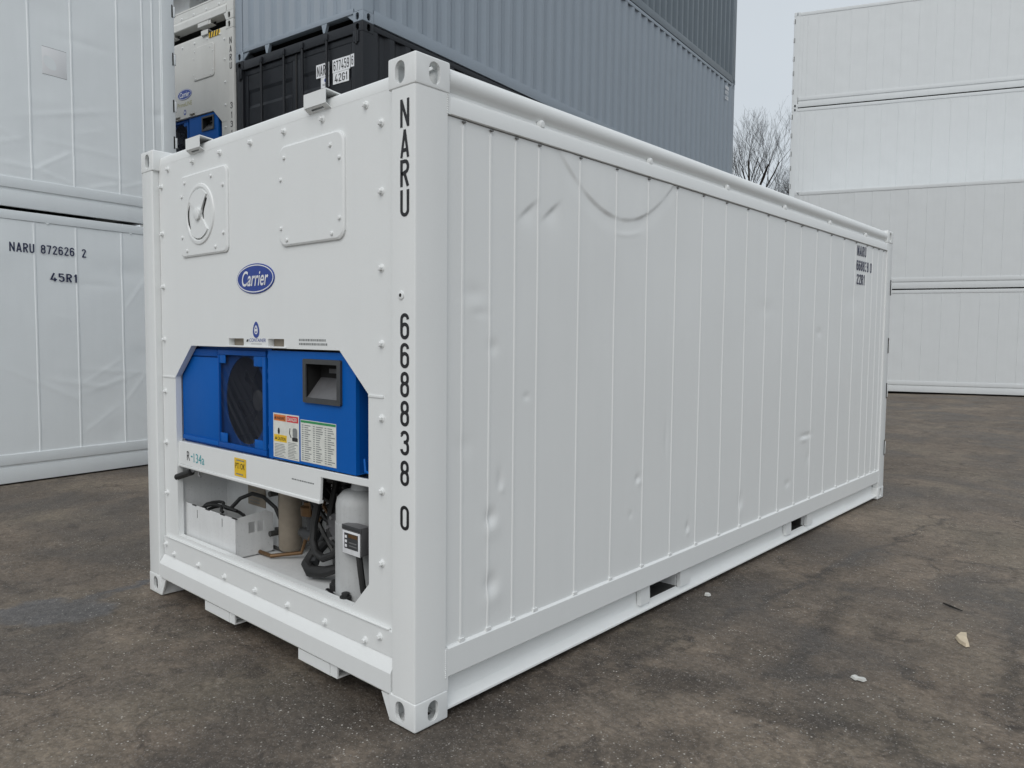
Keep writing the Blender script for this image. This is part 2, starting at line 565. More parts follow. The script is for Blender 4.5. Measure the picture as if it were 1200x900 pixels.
def ground():
    g = MB()
    xs = [-400, -200, -100, -60, -40, -30, -20, -14, -10, -7, -5, -4, -3, -2, -1, 0, 1, 2, 3, 4, 5, 6, 8, 11, 15, 25, 40, 80, 200, 400]
    ys = [-300, -150, -80, -40, -20, -10, -6, -4, -3, -2, -1, 0, 1, 2, 3, 4, 5, 6, 7, 8, 10, 12, 15, 18, 22, 26, 32, 40, 60, 100, 200, 400]
    V = [[g.bm.verts.new((x, y, gz(x, y) - 0.004)) for x in xs] for y in ys]
    m, nt, b = new_mat('worn_asphalt')
    i = g.mi(m)
    for j in range(len(ys) - 1):
        for k in range(len(xs) - 1):
            g.bm.faces.new((V[j][k], V[j][k + 1], V[j + 1][k + 1], V[j + 1][k])).material_index = i
    o = g.build('ground')
    o['kind'] = 'structure'
    L = nt.links
    geo = N(nt, 'ShaderNodeNewGeometry')
    pos = geo.outputs['Position']

    def noise(scale, detail=6.0, rough=0.6, vec=None, dist=0.0):
        n = N(nt, 'ShaderNodeTexNoise', Scale=scale, Detail=detail, Roughness=rough, Distortion=dist)
        L.new(vec or pos, n.inputs['Vector'])
        return n.outputs[0]

    def scaled(sx, sy, rot=0.0):
        mp = N(nt, 'ShaderNodeMapping')
        mp.inputs['Scale'].default_value = (sx, sy, 1)
        mp.inputs['Rotation'].default_value = (0, 0, rot)
        L.new(pos, mp.inputs['Vector'])
        return mp.outputs[0]
    # wobbling position for stain edges
    nz = N(nt, 'ShaderNodeTexNoise', Scale=5.0, Detail=7.0, Roughness=0.65)
    L.new(pos, nz.inputs['Vector'])
    vs = N(nt, 'ShaderNodeVectorMath', operation='SUBTRACT')
    L.new(nz.outputs['Color'], vs.inputs[0])
    vs.inputs[1].default_value = (0.5, 0.5, 0.5)
    vm = N(nt, 'ShaderNodeVectorMath', operation='SCALE')
    L.new(vs.outputs[0], vm.inputs[0])
    vm.inputs['Scale'].default_value = 0.34
    va = N(nt, 'ShaderNodeVectorMath', operation='ADD')
    L.new(pos, va.inputs[0])
    L.new(vm.outputs[0], va.inputs[1])
    wp = va.outputs[0]

    def seg(a, c, w0, w1):
        """soft band along a segment on the ground"""
        a, c = Vector((*a, 0)), Vector((*c, 0))
        ba = c - a
        s1 = N(nt, 'ShaderNodeVectorMath', operation='SUBTRACT')
        L.new(wp, s1.inputs[0])
        s1.inputs[1].default_value = a
        fl = N(nt, 'ShaderNodeVectorMath', operation='MULTIPLY')
        L.new(s1.outputs[0], fl.inputs[0])
        fl.inputs[1].default_value = (1, 1, 0)
        d = N(nt, 'ShaderNodeVectorMath', operation='DOT_PRODUCT')
        L.new(fl.outputs[0], d.inputs[0])
        d.inputs[1].default_value = ba / max(ba.dot(ba), 1e-6)
        h = N(nt, 'ShaderNodeClamp')
        L.new(d.outputs['Value'], h.inputs[0])
        sc = N(nt, 'ShaderNodeVectorMath', operation='SCALE')
        sc.inputs[0].default_value = ba
        L.new(h.outputs[0], sc.inputs['Scale'])
        df = N(nt, 'ShaderNodeVectorMath', operation='DISTANCE')
        L.new(fl.outputs[0], df.inputs[0])
        L.new(sc.outputs[0], df.inputs[1])
        mr = N(nt, 'ShaderNodeMapRange')
        mr.interpolation_type = 'SMOOTHSTEP'
        L.new(df.outputs['Value'], mr.inputs['Value'])
        for k, v in (('From Min', w0), ('From Max', w1), ('To Min', 1.0), ('To Max', 0.0)):
            mr.inputs[k].default_value = v
        return mr.outputs[0]
    big = ramp(nt, noise(0.45, 5), 0.35, 0.65)
    col = mix(nt, big, (0.155, 0.123, 0.095), (0.262, 0.213, 0.166))
    mid = ramp(nt, noise(1.9, 8, 0.7, None, 0.6), 0.38, 0.66)
    col = mix(nt, math_n(nt, 'MULTIPLY', mid, 0.6), col, (0.104, 0.089, 0.074))
    stk = ramp(nt, noise(1.0, 6, 0.65, scaled(5.0, 0.9, 0.12)), 0.48, 0.70)
    col = mix(nt, math_n(nt, 'MULTIPLY', stk, 0.38), col, (0.072, 0.062, 0.053))
    stk2 = ramp(nt, noise(1.0, 7, 0.65, scaled(1.2, 7.0, 0.5)), 0.50, 0.72)
    col = mix(nt, math_n(nt, 'MULTIPLY', stk2, 0.35), col, (0.25, 0.212, 0.178))
    olive = ramp(nt, noise(0.9, 4, 0.5), 0.5, 0.72)
    col = mix(nt, math_n(nt, 'MULTIPLY', olive, 0.35), col, (0.19, 0.168, 0.122))
    blot = ramp(nt, noise(4.3, 8, 0.72, None, 1.2), 0.54, 0.66)
    col = mix(nt, math_n(nt, 'MULTIPLY', blot, 0.75), col, (0.066, 0.055, 0.047))
    # oil and water marks that stay where they are
    dk = None
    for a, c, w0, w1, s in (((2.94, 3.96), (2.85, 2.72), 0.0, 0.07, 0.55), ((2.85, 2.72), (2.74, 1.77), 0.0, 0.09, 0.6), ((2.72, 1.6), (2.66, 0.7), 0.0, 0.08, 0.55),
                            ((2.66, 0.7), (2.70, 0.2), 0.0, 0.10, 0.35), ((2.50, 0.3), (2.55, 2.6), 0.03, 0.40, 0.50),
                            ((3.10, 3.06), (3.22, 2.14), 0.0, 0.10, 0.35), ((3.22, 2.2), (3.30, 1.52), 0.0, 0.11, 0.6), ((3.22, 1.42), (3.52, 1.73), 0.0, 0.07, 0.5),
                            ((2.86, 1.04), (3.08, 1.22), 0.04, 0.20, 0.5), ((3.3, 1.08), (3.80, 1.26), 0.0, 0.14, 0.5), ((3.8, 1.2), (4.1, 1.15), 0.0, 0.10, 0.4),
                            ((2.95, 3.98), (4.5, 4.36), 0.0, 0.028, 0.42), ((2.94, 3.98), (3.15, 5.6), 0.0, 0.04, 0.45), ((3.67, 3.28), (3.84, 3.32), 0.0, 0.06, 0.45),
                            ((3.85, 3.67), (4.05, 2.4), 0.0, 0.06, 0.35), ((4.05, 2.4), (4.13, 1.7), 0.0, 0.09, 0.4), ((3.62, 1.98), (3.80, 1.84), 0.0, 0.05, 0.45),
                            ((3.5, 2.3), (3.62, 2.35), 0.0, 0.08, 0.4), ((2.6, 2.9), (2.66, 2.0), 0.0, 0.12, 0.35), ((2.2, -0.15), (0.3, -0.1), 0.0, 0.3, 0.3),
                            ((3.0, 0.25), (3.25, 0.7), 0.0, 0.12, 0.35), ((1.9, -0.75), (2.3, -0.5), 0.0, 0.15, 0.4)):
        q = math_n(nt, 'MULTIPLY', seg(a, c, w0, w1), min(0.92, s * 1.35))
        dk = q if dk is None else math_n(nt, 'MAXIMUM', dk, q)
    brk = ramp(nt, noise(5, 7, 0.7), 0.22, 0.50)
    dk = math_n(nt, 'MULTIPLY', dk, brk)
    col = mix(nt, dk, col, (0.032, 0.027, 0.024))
    # damp blue-grey patch with its trickle
    wet = math_n(nt, 'MAXIMUM', seg((-0.10, -0.58), (0.06, -0.44), 0.15, 0.25), seg((-0.12, -0.40), (-0.16, 0.10), 0.01, 0.07))
    wet = math_n(nt, 'MAXIMUM', wet, seg((-0.25, -0.78), (-0.12, -0.6), 0.03, 0.12))
    col = mix(nt, math_n(nt, 'MULTIPLY', wet, 0.8), col, (0.120, 0.122, 0.130))
    broad = ramp(nt, noise(0.75, 4, 0.55, None, 0.8), 0.44, 0.62)
    col = mix(nt, math_n(nt, 'MULTIPLY', broad, 0.68), col, (0.070, 0.059, 0.050))
    grain = ramp(nt, noise(14, 8, 0.8, scaled(1.0, 1.6, 0.9), 0.8), 0.34, 0.68)
    col = mix(nt, 0.8, col, mix(nt, grain, (0.68, 0.68, 0.68), (1.32, 1.32, 1.32)), 'MULTIPLY')
    stones = N(nt, 'ShaderNodeTexVoronoi', Scale=48.0)
    L.new(pos, stones.inputs['Vector'])
    sp3 = N(nt, 'ShaderNodeSeparateColor')
    L.new(stones.outputs['Color'], sp3.inputs[0])
    col = mix(nt, 0.55, col, mix(nt, sp3.outputs[2], (0.72, 0.72, 0.72), (1.28, 1.27, 1.25)), 'MULTIPLY')
    fine = noise(70, 8, 0.75)
    col = mix(nt, 0.55, col, mix(nt, ramp(nt, fine, 0.28, 0.72), (0.45, 0.45, 0.45), (1.5, 1.5, 1.5)), 'MULTIPLY')
    # pale grit
    vo = N(nt, 'ShaderNodeTexVoronoi', Scale=85.0)
    L.new(pos, vo.inputs['Vector'])
    sep = N(nt, 'ShaderNodeSeparateColor')
    L.new(vo.outputs['Color'], sep.inputs[0])
    pick = math_n(nt, 'GREATER_THAN', sep.outputs[0], 0.93)
    near = math_n(nt, 'LESS_THAN', vo.outputs['Distance'], 0.32)
    grit = math_n(nt, 'MULTIPLY', math_n(nt, 'MULTIPLY', pick, near), ramp(nt, noise(1.6, 5), 0.40, 0.62))
    col = mix(nt, math_n(nt, 'MULTIPLY', grit, 0.9), col, (0.62, 0.59, 0.54))
    vo2 = N(nt, 'ShaderNodeTexVoronoi', Scale=210.0)
    L.new(pos, vo2.inputs['Vector'])
    sep2 = N(nt, 'ShaderNodeSeparateColor')
    L.new(vo2.outputs['Color'], sep2.inputs[0])
    col = mix(nt, math_n(nt, 'MULTIPLY', math_n(nt, 'GREATER_THAN', sep2.outputs[1], 0.93), 0.45), col, (0.30, 0.28, 0.26))
    L.new(col, b.inputs['Base Color'])
    rg = math_n(nt, 'SUBTRACT', math_n(nt, 'SUBTRACT', 0.80, math_n(nt, 'MULTIPLY', broad, 0.28)), math_n(nt, 'MULTIPLY', wet, 0.2))
    L.new(math_n(nt, 'SUBTRACT', rg, math_n(nt, 'MULTIPLY', dk, 0.2)), b.inputs['Roughness'])
    b.inputs['Specular IOR Level'].default_value = 0.3
    bp = N(nt, 'ShaderNodeBump', Strength=0.55, Distance=0.012)
    L.new(fine, bp.inputs['Height'])
    b2 = N(nt, 'ShaderNodeBump', Strength=0.35, Distance=0.05)
    L.new(noise(6, 5, 0.6), b2.inputs['Height'])
    L.new(bp.outputs[0], b2.inputs['Normal'])
    L.new(b2.outputs[0], b.inputs['Normal'])


ground()

# ------------------------------------------------------------------ shared container pieces
_cast = {}


def casting_mesh(mat, sx, sy, sz):
    """corner casting, outer corner at origin, body towards +x +y, upward for a bottom casting; mirrored by signs"""
    key = (mat, sx, sy, sz)
    if key in _cast:
        return _cast[key]
    a, bb, h = 0.162, 0.178, 0.118
    base = MB()
    base.box(0, a, 0, bb, 0, h, mat, 0.010, 3)
    tgt = link('casting_blank', base.mesh('casting_blank'))
    cuts = MB()
    cuts.box(0.016, a - 0.012, 0.016, bb - 0.012, 0.014, h - 0.014, 'void')

    def stadium(cx, cz, hw, hh):
        P = []
        for k in range(13):
            t = radians(180 * k / 12)
            P.append((cx + hw * cos(t), cz + (hh - hw) + hw * sin(t)))
        for k in range(13):
            t = radians(180 + 180 * k / 12)
            P.append((cx + hw * cos(t), cz - (hh - hw) + hw * sin(t)))
        return P
    c1, c2, c3 = MB(), MB(), MB()
    c1.prism(stadium(0.089, 0.060, 0.028, 0.042), 'y', -0.02, 0.05, mat)
    c2.prism(stadium(0.095, 0.060, 0.028, 0.042), 'x', -0.02, 0.05, mat)
    c3.prism(stadium(0.089, 0.095, 0.032, 0.06), 'z', -0.02, 0.05, mat)
    tmp = []
    for c in (cuts, c1, c2, c3):
        co = link('casting_cutter', c.mesh('casting_cutter', 0))
        tmp.append(co)
        md = tgt.modifiers.new('cut', 'BOOLEAN')
        md.operation = 'DIFFERENCE'
        md.solver = 'EXACT'
        md.object = co
    dg = bpy.context.evaluated_depsgraph_get()
    me0 = bpy.data.meshes.new_from_object(tgt.evaluated_get(dg))
    for o in tmp + [tgt]:
        bpy.data.objects.remove(o)
    for x in (1, -1):
        for y in (1, -1):
            for z in (1, -1):
                bm = bmesh.new()
                bm.from_mesh(me0)
                for v in bm.verts:
                    v.co = (v.co.x * x, v.co.y * y, v.co.z * z)
                if x * y * z < 0:
                    bmesh.ops.reverse_faces(bm, faces=bm.faces)
                me = bpy.data.meshes.new('corner_casting')
                bm.to_mesh(me)
                bm.free()
                me.materials.append(MT[mat])
                me.polygons.foreach_set('use_smooth', [True] * len(me.polygons))
                me.set_sharp_from_angle(angle=radians(32))
                _cast[(mat, x, y, z)] = me
    return _cast[key]


def castings(t, L, H, mat):
    for x, sx in ((0, 1), (W, -1)):
        for y, sy in ((0, 1), (L, -1)):
            for z, sz in ((0, 1), (H, -1)):
                link('corner_casting', casting_mesh(mat, sx, sy, sz), t, None, (x, y, z))


def posts(t, L, H, mat):
    poly = [(0.002, 0.164), (0.002, 0.012), (0.005, 0.005), (0.012, 0.002), (0.138, 0.002), (0.145, 0.007), (0.148, 0.04), (0.148, 0.164)]
    for mx in (0, 1):
        for my in (0, 1):
            q = [((W - x) if mx else x, (L - y) if my else y) for x, y in poly]
            if mx != my:
                q = q[::-1]
            MB().prism(q, 'z', 0.1185, H - 0.1185, mat).build('corner_post', t)


def grid_panel(t, side, L, H, ribs, disp, mat, y0, y1, z0, z1, ystep, zstep, rib_h=0.007, rib_w=0.011, tabs=True, base=0.014):
    """corrugated-look flat sheet with vertical beads; disp(y,z) pushes it inward (positive)"""
    ys = {y0, y1}
    y = y0
    while y < y1:
        ys.add(y)
        y += ystep(y)
    for r in ribs:
        ys = {q for q in ys if abs(q - r) > rib_w + 0.004}
    for r in ribs:
        ys |= {r - rib_w, r - rib_w * 0.5, r + rib_w * 0.5, r + rib_w}
    ys = sorted(q for q in ys if y0 <= q <= y1)
    nz = int((z1 - z0) / zstep)
    zs = [z0 + (z1 - z0) * k / nz for k in range(nz + 1)]
    top = z1 - 0.018
    g = MB()
    i = g.mi(mat)

    def ribf(y):
        for r in ribs:
            if abs(y - r) <= rib_w + 1e-6:
                return rib_h if abs(y - r) <= rib_w * 0.5 + 1e-6 else 0.0
        return 0.0
    rv = [ribf(y) for y in ys]
    s = 1 if side else -1
    x0 = (W - base) if side else base
    V = []
    for y, rr in zip(ys, rv):
        V.append([g.bm.verts.new((x0 + s * ((rr if z < top else 0) - disp(y, z)), y, z)) for z in zs])
    for a in range(len(ys) - 1):
        for k in range(nz):
            q = (V[a][k], V[a + 1][k], V[a + 1][k + 1], V[a][k + 1])
            g.bm.faces.new(q if side else q[::-1]).material_index = i
    if tabs:
        for r in ribs:
            xa, xb = sorted((x0 + s * 0.0005, x0 + s * 0.009))
            g.box(xa, xb, r - 0.009, r + 0.007, z1 - 0.011, z1 - 0.005, 'seal')
            g.box(xa, xb, r - 0.015, r + 0.015, z0 + 0.001, z0 + 0.014, mat)
    return g.build('side_panel', t, 32)


def top_rail_poly(H, side):
    d = H - 2.591
    P = [(W - 0.006, 2.398), (W - 0.002, 2.401), (W - 0.002, 2.455), (W - 0.007, 2.466), (W - 0.026, 2.478), (W - 0.028, 2.490)]
    cx, cz, r = W - 0.054, 2.536, 0.051
    for k in range(12):
        t = radians(-52 + k * 13.5)
        P.append((cx + r * cos(t), cz + r * sin(t)))
    P += [(W - 0.115, 2.572), (W - 0.115, 2.398)]
    P = [(x, z + d) for x, z in P]
    return P if side else [(W - x, z) for x, z in P][::-1]


def bottom_rail(t, L, H, side, mat, pockets, detail, flat):
    g = MB()
    X = lambda x: x if side else W - x
    if flat:
        xa, xb = sorted((X(W - 0.002), X(W - 0.06)))
        g.box(xa, xb, 0.1785, L - 0.1785, 0.214, 0.324, mat, 0.006)
        xa, xb = sorted((X(W - 0.018), X(W - 0.055)))
        g.box(xa, xb, 0.1785, L - 0.1785, 0.1865, 0.2135, mat)
        xa, xb = sorted((X(W - 0.012), X(W - 0.055)))
        g.box(xa, xb, 0.1785, L - 0.1785, 0.020, 0.186, mat, 0.006)
        g.build('bottom_rail', t, 30)
        return
    xa, xb = sorted((X(W - 0.0022), X(W - 0.05)))
    for ya, yb in ((0.1642, 0.178), (L - 0.178, L - 0.1642)):
        g.box(xa, xb, ya, yb, 0.1185, 0.288, mat)
        yy = ya if ya < 1 else yb
        for j in range(14):
            g.lathe([(0.004, -0.004), (0.004, 0.001), (0.002, 0.0025)] if side else [(0.004, 0.004), (0.004, -0.001), (0.002, -0.0025)], (X(W - 0.002), yy, 0.170 + j * 0.0085), 'x', mat, 7)
    P = [(W - 0.002, 0.284), (W - 0.002, 0.172), (W - 0.008, 0.166), (W - 0.06, 0.163), (W - 0.06, 0.292), (W - 0.010, 0.292)]
    q = [(X(x), z) for x, z in P]
    g.prism(q if side else q[::-1], 'y', 0.178, L - 0.178, mat)
    ylist = [0.178]
    for a, b in pockets:
        ylist += [a, b]
    ylist.append(L - 0.178)
    for k in range(0, len(ylist), 2):
        n = max(2, int((ylist[k + 1] - ylist[k]) / 0.12))
        yy = [ylist[k] + (ylist[k + 1] - ylist[k]) * j / n for j in range(n + 1)]
        prof = [(W - 0.058, 0.1625), (W - 0.056, 0.085), (W - 0.050, 0.062), (W - 0.034, 0.046), (W - 0.012, 0.037), (W - 0.011, 0.029), (W - 0.070, 0.033)]
        rg = random.Random(int(ylist[k] * 100) + 3)
        rows = []
        for y in yy:
            e = rg.uniform(-1, 1) * (0.004 if detail else 0.002)
            rows.append([g.bm.verts.new((X(x + (e if z < 0.05 else 0)), y, z + (e * 0.8 if z < 0.05 else 0))) for x, z in prof])
        i = g.mi(mat)
        for a, b in zip(rows, rows[1:]):
            for j in range(len(prof) - 1):
                f = (a[j], a[j + 1], b[j + 1], b[j])
                g.bm.faces.new(f[::-1] if side else f).material_index = i
    g.build('bottom_rail', t, 30)
    for a, b in pockets:
        g = MB()
        xo = sorted((X(W - 0.40), X(W - 0.0565)))
        th = 0.006
        g.box(*xo, a - th, a, 0.062, 0.162, mat)
        g.box(*xo, b, b + th, 0.062, 0.162, mat)
        g.box(*xo, a, b, 0.050, 0.0615, 'dsteel')
        xb = sorted((X(W - 0.40), X(W - 0.396)))
        g.box(*xb, a, b, 0.0625, 0.162, 'dsteel')
        g.box(*xo, a + 0.001, b - 0.001, 0.156, 0.1615, 'void')
        xl = [(X(W - 0.0575), 0.0615), (X(W - 0.011), 0.036), (X(W - 0.011), 0.029), (X(W - 0.07), 0.033)]
        g.prism(xl, 'y', a, b, mat)
        for ya, yb in ((a - 0.10, a - 0.002), (b + 0.002, b + 0.115)):
            P = [(X(W - 0.055), 0.160), (X(W - 0.030), 0.160), (X(W - 0.026), 0.062), (X(W - 0.050), 0.062)]
            g.prism(P, 'y', ya, yb, mat)
        g.build('forklift_pocket', t, 25)


_bolt = None


def bolt_mesh():
    global _bolt
    if _bolt is None:
        g = MB()
        g.lathe([(0.0165, 0.0), (0.0165, -0.002), (0.013, -0.004), (0.011, -0.0045)], (0, 0, 0), 'y', 'white', 14)
        g.lathe([(0.0105, -0.0046), (0.0105, -0.015), (0.008, -0.017)], (0, 0, 0), 'y', 'white', 6)
        _bolt = g.mesh('panel_bolt', 30)
    return _bolt


_sbolt = None


def small_bolt():
    global _sbolt
    if _sbolt is None:
        g = MB()
        g.lathe([(0.0085, 0.0), (0.0085, -0.006), (0.006, -0.008)], (0, 0, 0), 'y', 'white', 10)
        _sbolt = g.mesh('hatch_bolt', 30)
    return _sbolt


XR, ZU = (1, 0, 0), (0, 0, 1)


def badge(t, cx, cz, y, wide=0.353, high=0.146):
    g = MB()
    g.raised(circ(cx, cz, wide / 2, 40, high / 2), 'y', y, y - 0.004, 0.002, 'badge')
    rim = circ(cx, cz, wide / 2 - 0.006, 40, high / 2 - 0.006)
    inn = circ(cx, cz, wide / 2 - 0.012, 40, high / 2 - 0.011)
    g.plate(rim, [inn], 'y', y - 0.0048, y - 0.0042, 'badge_w')
    b = g.build('badge', t, 30)
    tx = MB()
    s = 0.16
    tx.text('Carrier', (cx - 0.128, y - 0.0055, cz - 0.036), (1, 0, 0), (0.22, 0, 1), 0.245, 0.075, 'badge_w', 0.012)
    tx.build('badge_lettering', b, 0)
    return b


def blue_unit(t, dz, detail):
    """the fan panel and the control box seen through the opening"""
    y0 = 0.085
    f = MB()
    hole = circ(1.005, 1.204, 0.205, 36, 0.226)
    f.plate([(0.30, 0.93), (1.262, 0.93), (1.262, 1.50), (0.30, 1.50)], [hole], 'y', y0 + 0.010, y0 + 0.014, 'blue_d')
    f.box(0.318, 0.752, y0 - 0.006, y0 + 0.0095, 0.945, 1.42, 'blue', 0.004)
    f.box(0.46, 0.742, y0 - 0.010, y0 + 0.0095, 1.424, 1.462, 'blue_d', 0.003)
    f.box(0.33, 0.752, y0 - 0.014, y0 - 0.0065, 0.945, 0.972, 'blue', 0.003)
    fp = f.build('fan_panel', t)
    fp.location.z = dz
    fr = MB()
    fr.box(0.758, 1.245, y0 - 0.016, y0, 1.436, 1.462, 'blue_d', 0.003)
    fr.box(0.758, 1.245, y0 - 0.016, y0, 0.945, 0.972, 'blue_d', 0.003)
    fr.box(0.758, 0.772, y0 - 0.016, y0, 0.9725, 1.4355, 'blue_d', 0.002)
    fr.box(1.213, 1.245, y0 - 0.016, y0, 0.9725, 1.4355, 'blue', 0.003)
    for xa, xb, za, zb in ((0.772, 0.838, 1.392, 1.4355), (1.128, 1.2125, 1.385, 1.4355), (0.772, 0.848, 0.973, 1.022), (1.128, 1.2125, 0.973, 1.018)):
        fr.box(xa, xb, y0 - 0.013, y0 - 0.009, za, zb, 'blue', 0.001)
    fr.build('grille_frame', fp)
    gr = MB()
    xa, xb, za, zb = 0.772, 1.213, 0.972, 1.436
    sp = 0.0125
    for sgn in (1, -1):
        k = -1.0
        while k < 1.0:
            # line z = z_mid + sgn*(x - xm)*1.0 + k
            pts = []
            xm, zm = (xa + xb) / 2, (za + zb) / 2
            lo, hi = xa, xb
            f0 = lambda x: zm + sgn * (x - xm) + k
            zl, zh = f0(lo), f0(hi)
            xs_ = []
            if sgn > 0:
                lo = max(lo, xm + (za - zm - k))
                hi = min(hi, xm + (zb - zm - k))
            else:
                lo = max(lo, xm - (zb - zm - k))
                hi = min(hi, xm - (za - zm - k))
            if hi - lo > 0.004:
                yy = y0 - 0.006 + (0.0012 if sgn > 0 else 0)
                gr.tube([(lo, yy, f0(lo)), (hi, yy, f0(hi))], 0.0011, 'grille', 3, False)
            k += sp * 1.41
    gr.build('fan_grille', fp)
    fan = MB()
    fan.lathe([(0.235, 0.14), (0.05, 0.145)], (1.0, y0 + 0.034, 1.2), 'y', 'void', 28)
    fan.lathe([(0.055, 0.0), (0.055, -0.05), (0.03, -0.06)], (1.0, y0 + 0.13, 1.2), 'y', 'dsteel', 20)
    for k in range(6):
        a = 2 * pi * k / 6 + 0.25
        P = []
        for r, da, dy in ((0.05, -0.3, 0.10), (0.20, -0.16, 0.075), (0.205, 0.28, 0.105), (0.05, 0.4, 0.12)):
            P.append((1.0 + r * cos(a + da), y0 + dy, 1.2 + r * sin(a + da)))
        fan.poly(P, 'panel_mid' if k == 5 else 'void')
    fan.build('fan', fp, 30)
    # control box
    yb = 0.058
    c = MB()
    poly = [(1.288, 0.948), (1.99, 0.948), (1.99, 1.395), (1.915, 1.468), (1.288, 1.468)]
    c.plate(poly, [rrect(1.622, 1.878, 1.252, 1.422, 0.006)], 'y', yb, yb + 0.02, 'blue')
    c.box(1.289, 1.989, yb + 0.0205, 0.19, 0.949, 0.955, 'blue')
    c.box(1.289, 1.297, yb + 0.0205, 0.19, 0.9555, 1.46, 'blue')
    c.box(1.975, 1.989, yb + 0.0205, 0.24, 0.9555, 1.39, 'blue_d')
    c.box(1.2975, 1.9745, 0.185, 0.19, 0.9555, 1.46, 'blue_d')
    for z in (0.99, 1.1, 1.31, 1.36, 1.43):
        c.box(1.2765, 1.2875, yb + 0.003, yb + 0.012, z, z + 0.018, 'blue_d')
    cb = c.build('control_box', t)
    cb.location.z = dz
    d = MB()
    d.plate(rrect(1.605, 1.895, 1.238, 1.436, 0.008), [rrect(1.63, 1.868, 1.262, 1.414, 0.004)], 'y', yb - 0.012, yb - 0.0005, 'panel_dark')
    # recessed well: dark screen above, sloping keypad below
    d.poly([(1.63, yb + 0.07, 1.35), (1.868, yb + 0.07, 1.35), (1.868, yb + 0.07, 1.414), (1.63, yb + 0.07, 1.414)], 'void')
    d.poly([(1.63, yb - 0.004, 1.262), (1.868, yb - 0.004, 1.262), (1.868, yb + 0.07, 1.35), (1.63, yb + 0.07, 1.35)], 'panel_mid')
    d.poly([(1.63, yb - 0.004, 1.262), (1.63, yb + 0.07, 1.35), (1.63, yb + 0.07, 1.414), (1.63, yb - 0.004, 1.414)], 'void')
    d.poly([(1.868, yb - 0.004, 1.262), (1.868, yb - 0.004, 1.414), (1.868, yb + 0.07, 1.414), (1.868, yb + 0.07, 1.35)], 'void')
    d.poly([(1.63, yb - 0.004, 1.414), (1.63, yb + 0.07, 1.414), (1.868, yb + 0.07, 1.414), (1.868, yb - 0.004, 1.414)], 'void')
    d.box(1.70, 1.80, yb + 0.066, yb + 0.0695, 1.372, 1.392, 'panel_mid')
    d.build('display', cb, 0)
    if not detail:
        return
    ys = yb - 0.0006
    s = MB()      # warning sticker
    x0, x1, z0, z1 = 1.332, 1.556, 0.957, 1.170

    def rect(m, fa, fb, ga, gb, dy, o=s):
        o.poly([(x0 + (x1 - x0) * fa, ys - dy, z0 + (z1 - z0) * ga), (x0 + (x1 - x0) * fb, ys - dy, z0 + (z1 - z0) * ga),
                (x0 + (x1 - x0) * fb, ys - dy, z0 + (z1 - z0) * gb), (x0 + (x1 - x0) * fa, ys - dy, z0 + (z1 - z0) * gb)], m)
    rect('st_white', 0, 1, 0, 1, 0.0002)
    rect('st_orange', 0.03, 0.5, 0.83, 0.97, 0.0007)
    rect('st_red', 0.53, 0.97, 0.83, 0.97, 0.0007)
    rect('st_yellow', 0.03, 0.53, 0.36, 0.52, 0.0007)
    rr = random.Random(5)
    for k in range(9):
        z = 0.31 - k * 0.034
        rect('st_grey', 0.05, 0.5 * rr.uniform(0.7, 0.98), z - 0.012, z, 0.0007)
    for k in range(11):
        z = 0.38 - k * 0.034
        rect('st_grey', 0.58, 0.58 + 0.38 * rr.uniform(0.6, 1), z - 0.012, z, 0.0007)
    wl_ = x1 - x0
    s.text('WARNING', (x0 + wl_ * 0.13, ys - 0.0012, z0 + 0.182), XR, ZU, wl_ * 0.34, 0.016, 'black', 0.01)
    s.text('DANGER', (x0 + wl_ * 0.57, ys - 0.0012, z0 + 0.182), XR, ZU, wl_ * 0.36, 0.018, 'st_white', 0.01)
    s.text('CAUTION', (x0 + wl_ * 0.17, ys - 0.0012, z0 + 0.084), XR, ZU, wl_ * 0.32, 0.016, 'black', 0.01)
    for fx, gz_ in ((0.085, 0.90), (0.11, 0.44)):
        a, b_ = x0 + wl_ * fx, z0 + (z1 - z0) * gz_
        s.poly([(a - 0.009, ys - 0.0012, b_ - 0.007), (a + 0.009, ys - 0.0012, b_ - 0.007), (a, ys - 0.0012, b_ + 0.009)], 'black')
    s.poly([(x, ys - 0.0012, z) for x, z in circ(x0 + wl_ * 0.22, z0 + 0.128, 0.009, 12, 0.016)], 'black')
    s.tube([(x0 + wl_ * 0.66, ys - 0.001, z0 + 0.148), (x0 + wl_ * 0.64, ys - 0.001, z0 + 0.125), (x0 + wl_ * 0.70, ys - 0.001, z0 + 0.105)], 0.002, 'black', 4)
    s.poly([(x, ys - 0.0012, z) for x, z in rrect(x0 + wl_ * 0.76, x0 + wl_ * 0.93, z0 + 0.106, z0 + 0.152, 0.012)], 'st_grey')
    s.poly([(x, ys - 0.0014, z) for x, z in rrect(x0 + wl_ * 0.74, x0 + wl_ * 0.95, z0 + 0.09, z0 + 0.108, 0.006)], 'black')
    s.build('warning_sticker', cb, 0)
    s2 = MB()     # code list sticker
    x0, x1, z0, z1 = 1.568, 1.848, 0.962, 1.156
    rect('st_white', 0, 1, 0, 1, 0.0002, s2)
    rect('st_green', 0.01, 0.99, 0.93, 0.985, 0.0007, s2)
    for c_ in range(3):
        for k in range(17):
            z = 0.88 - k * 0.051
            a = 0.04 + c_ * 0.325
            rect('st_grey', a, a + 0.05, z - 0.02, z, 0.0007, s2)
            rect('st_grey', a + 0.08, a + 0.08 + 0.2 * rr.uniform(0.45, 1), z - 0.02, z, 0.0007, s2)
    s2.build('code_list_sticker', cb, 0)


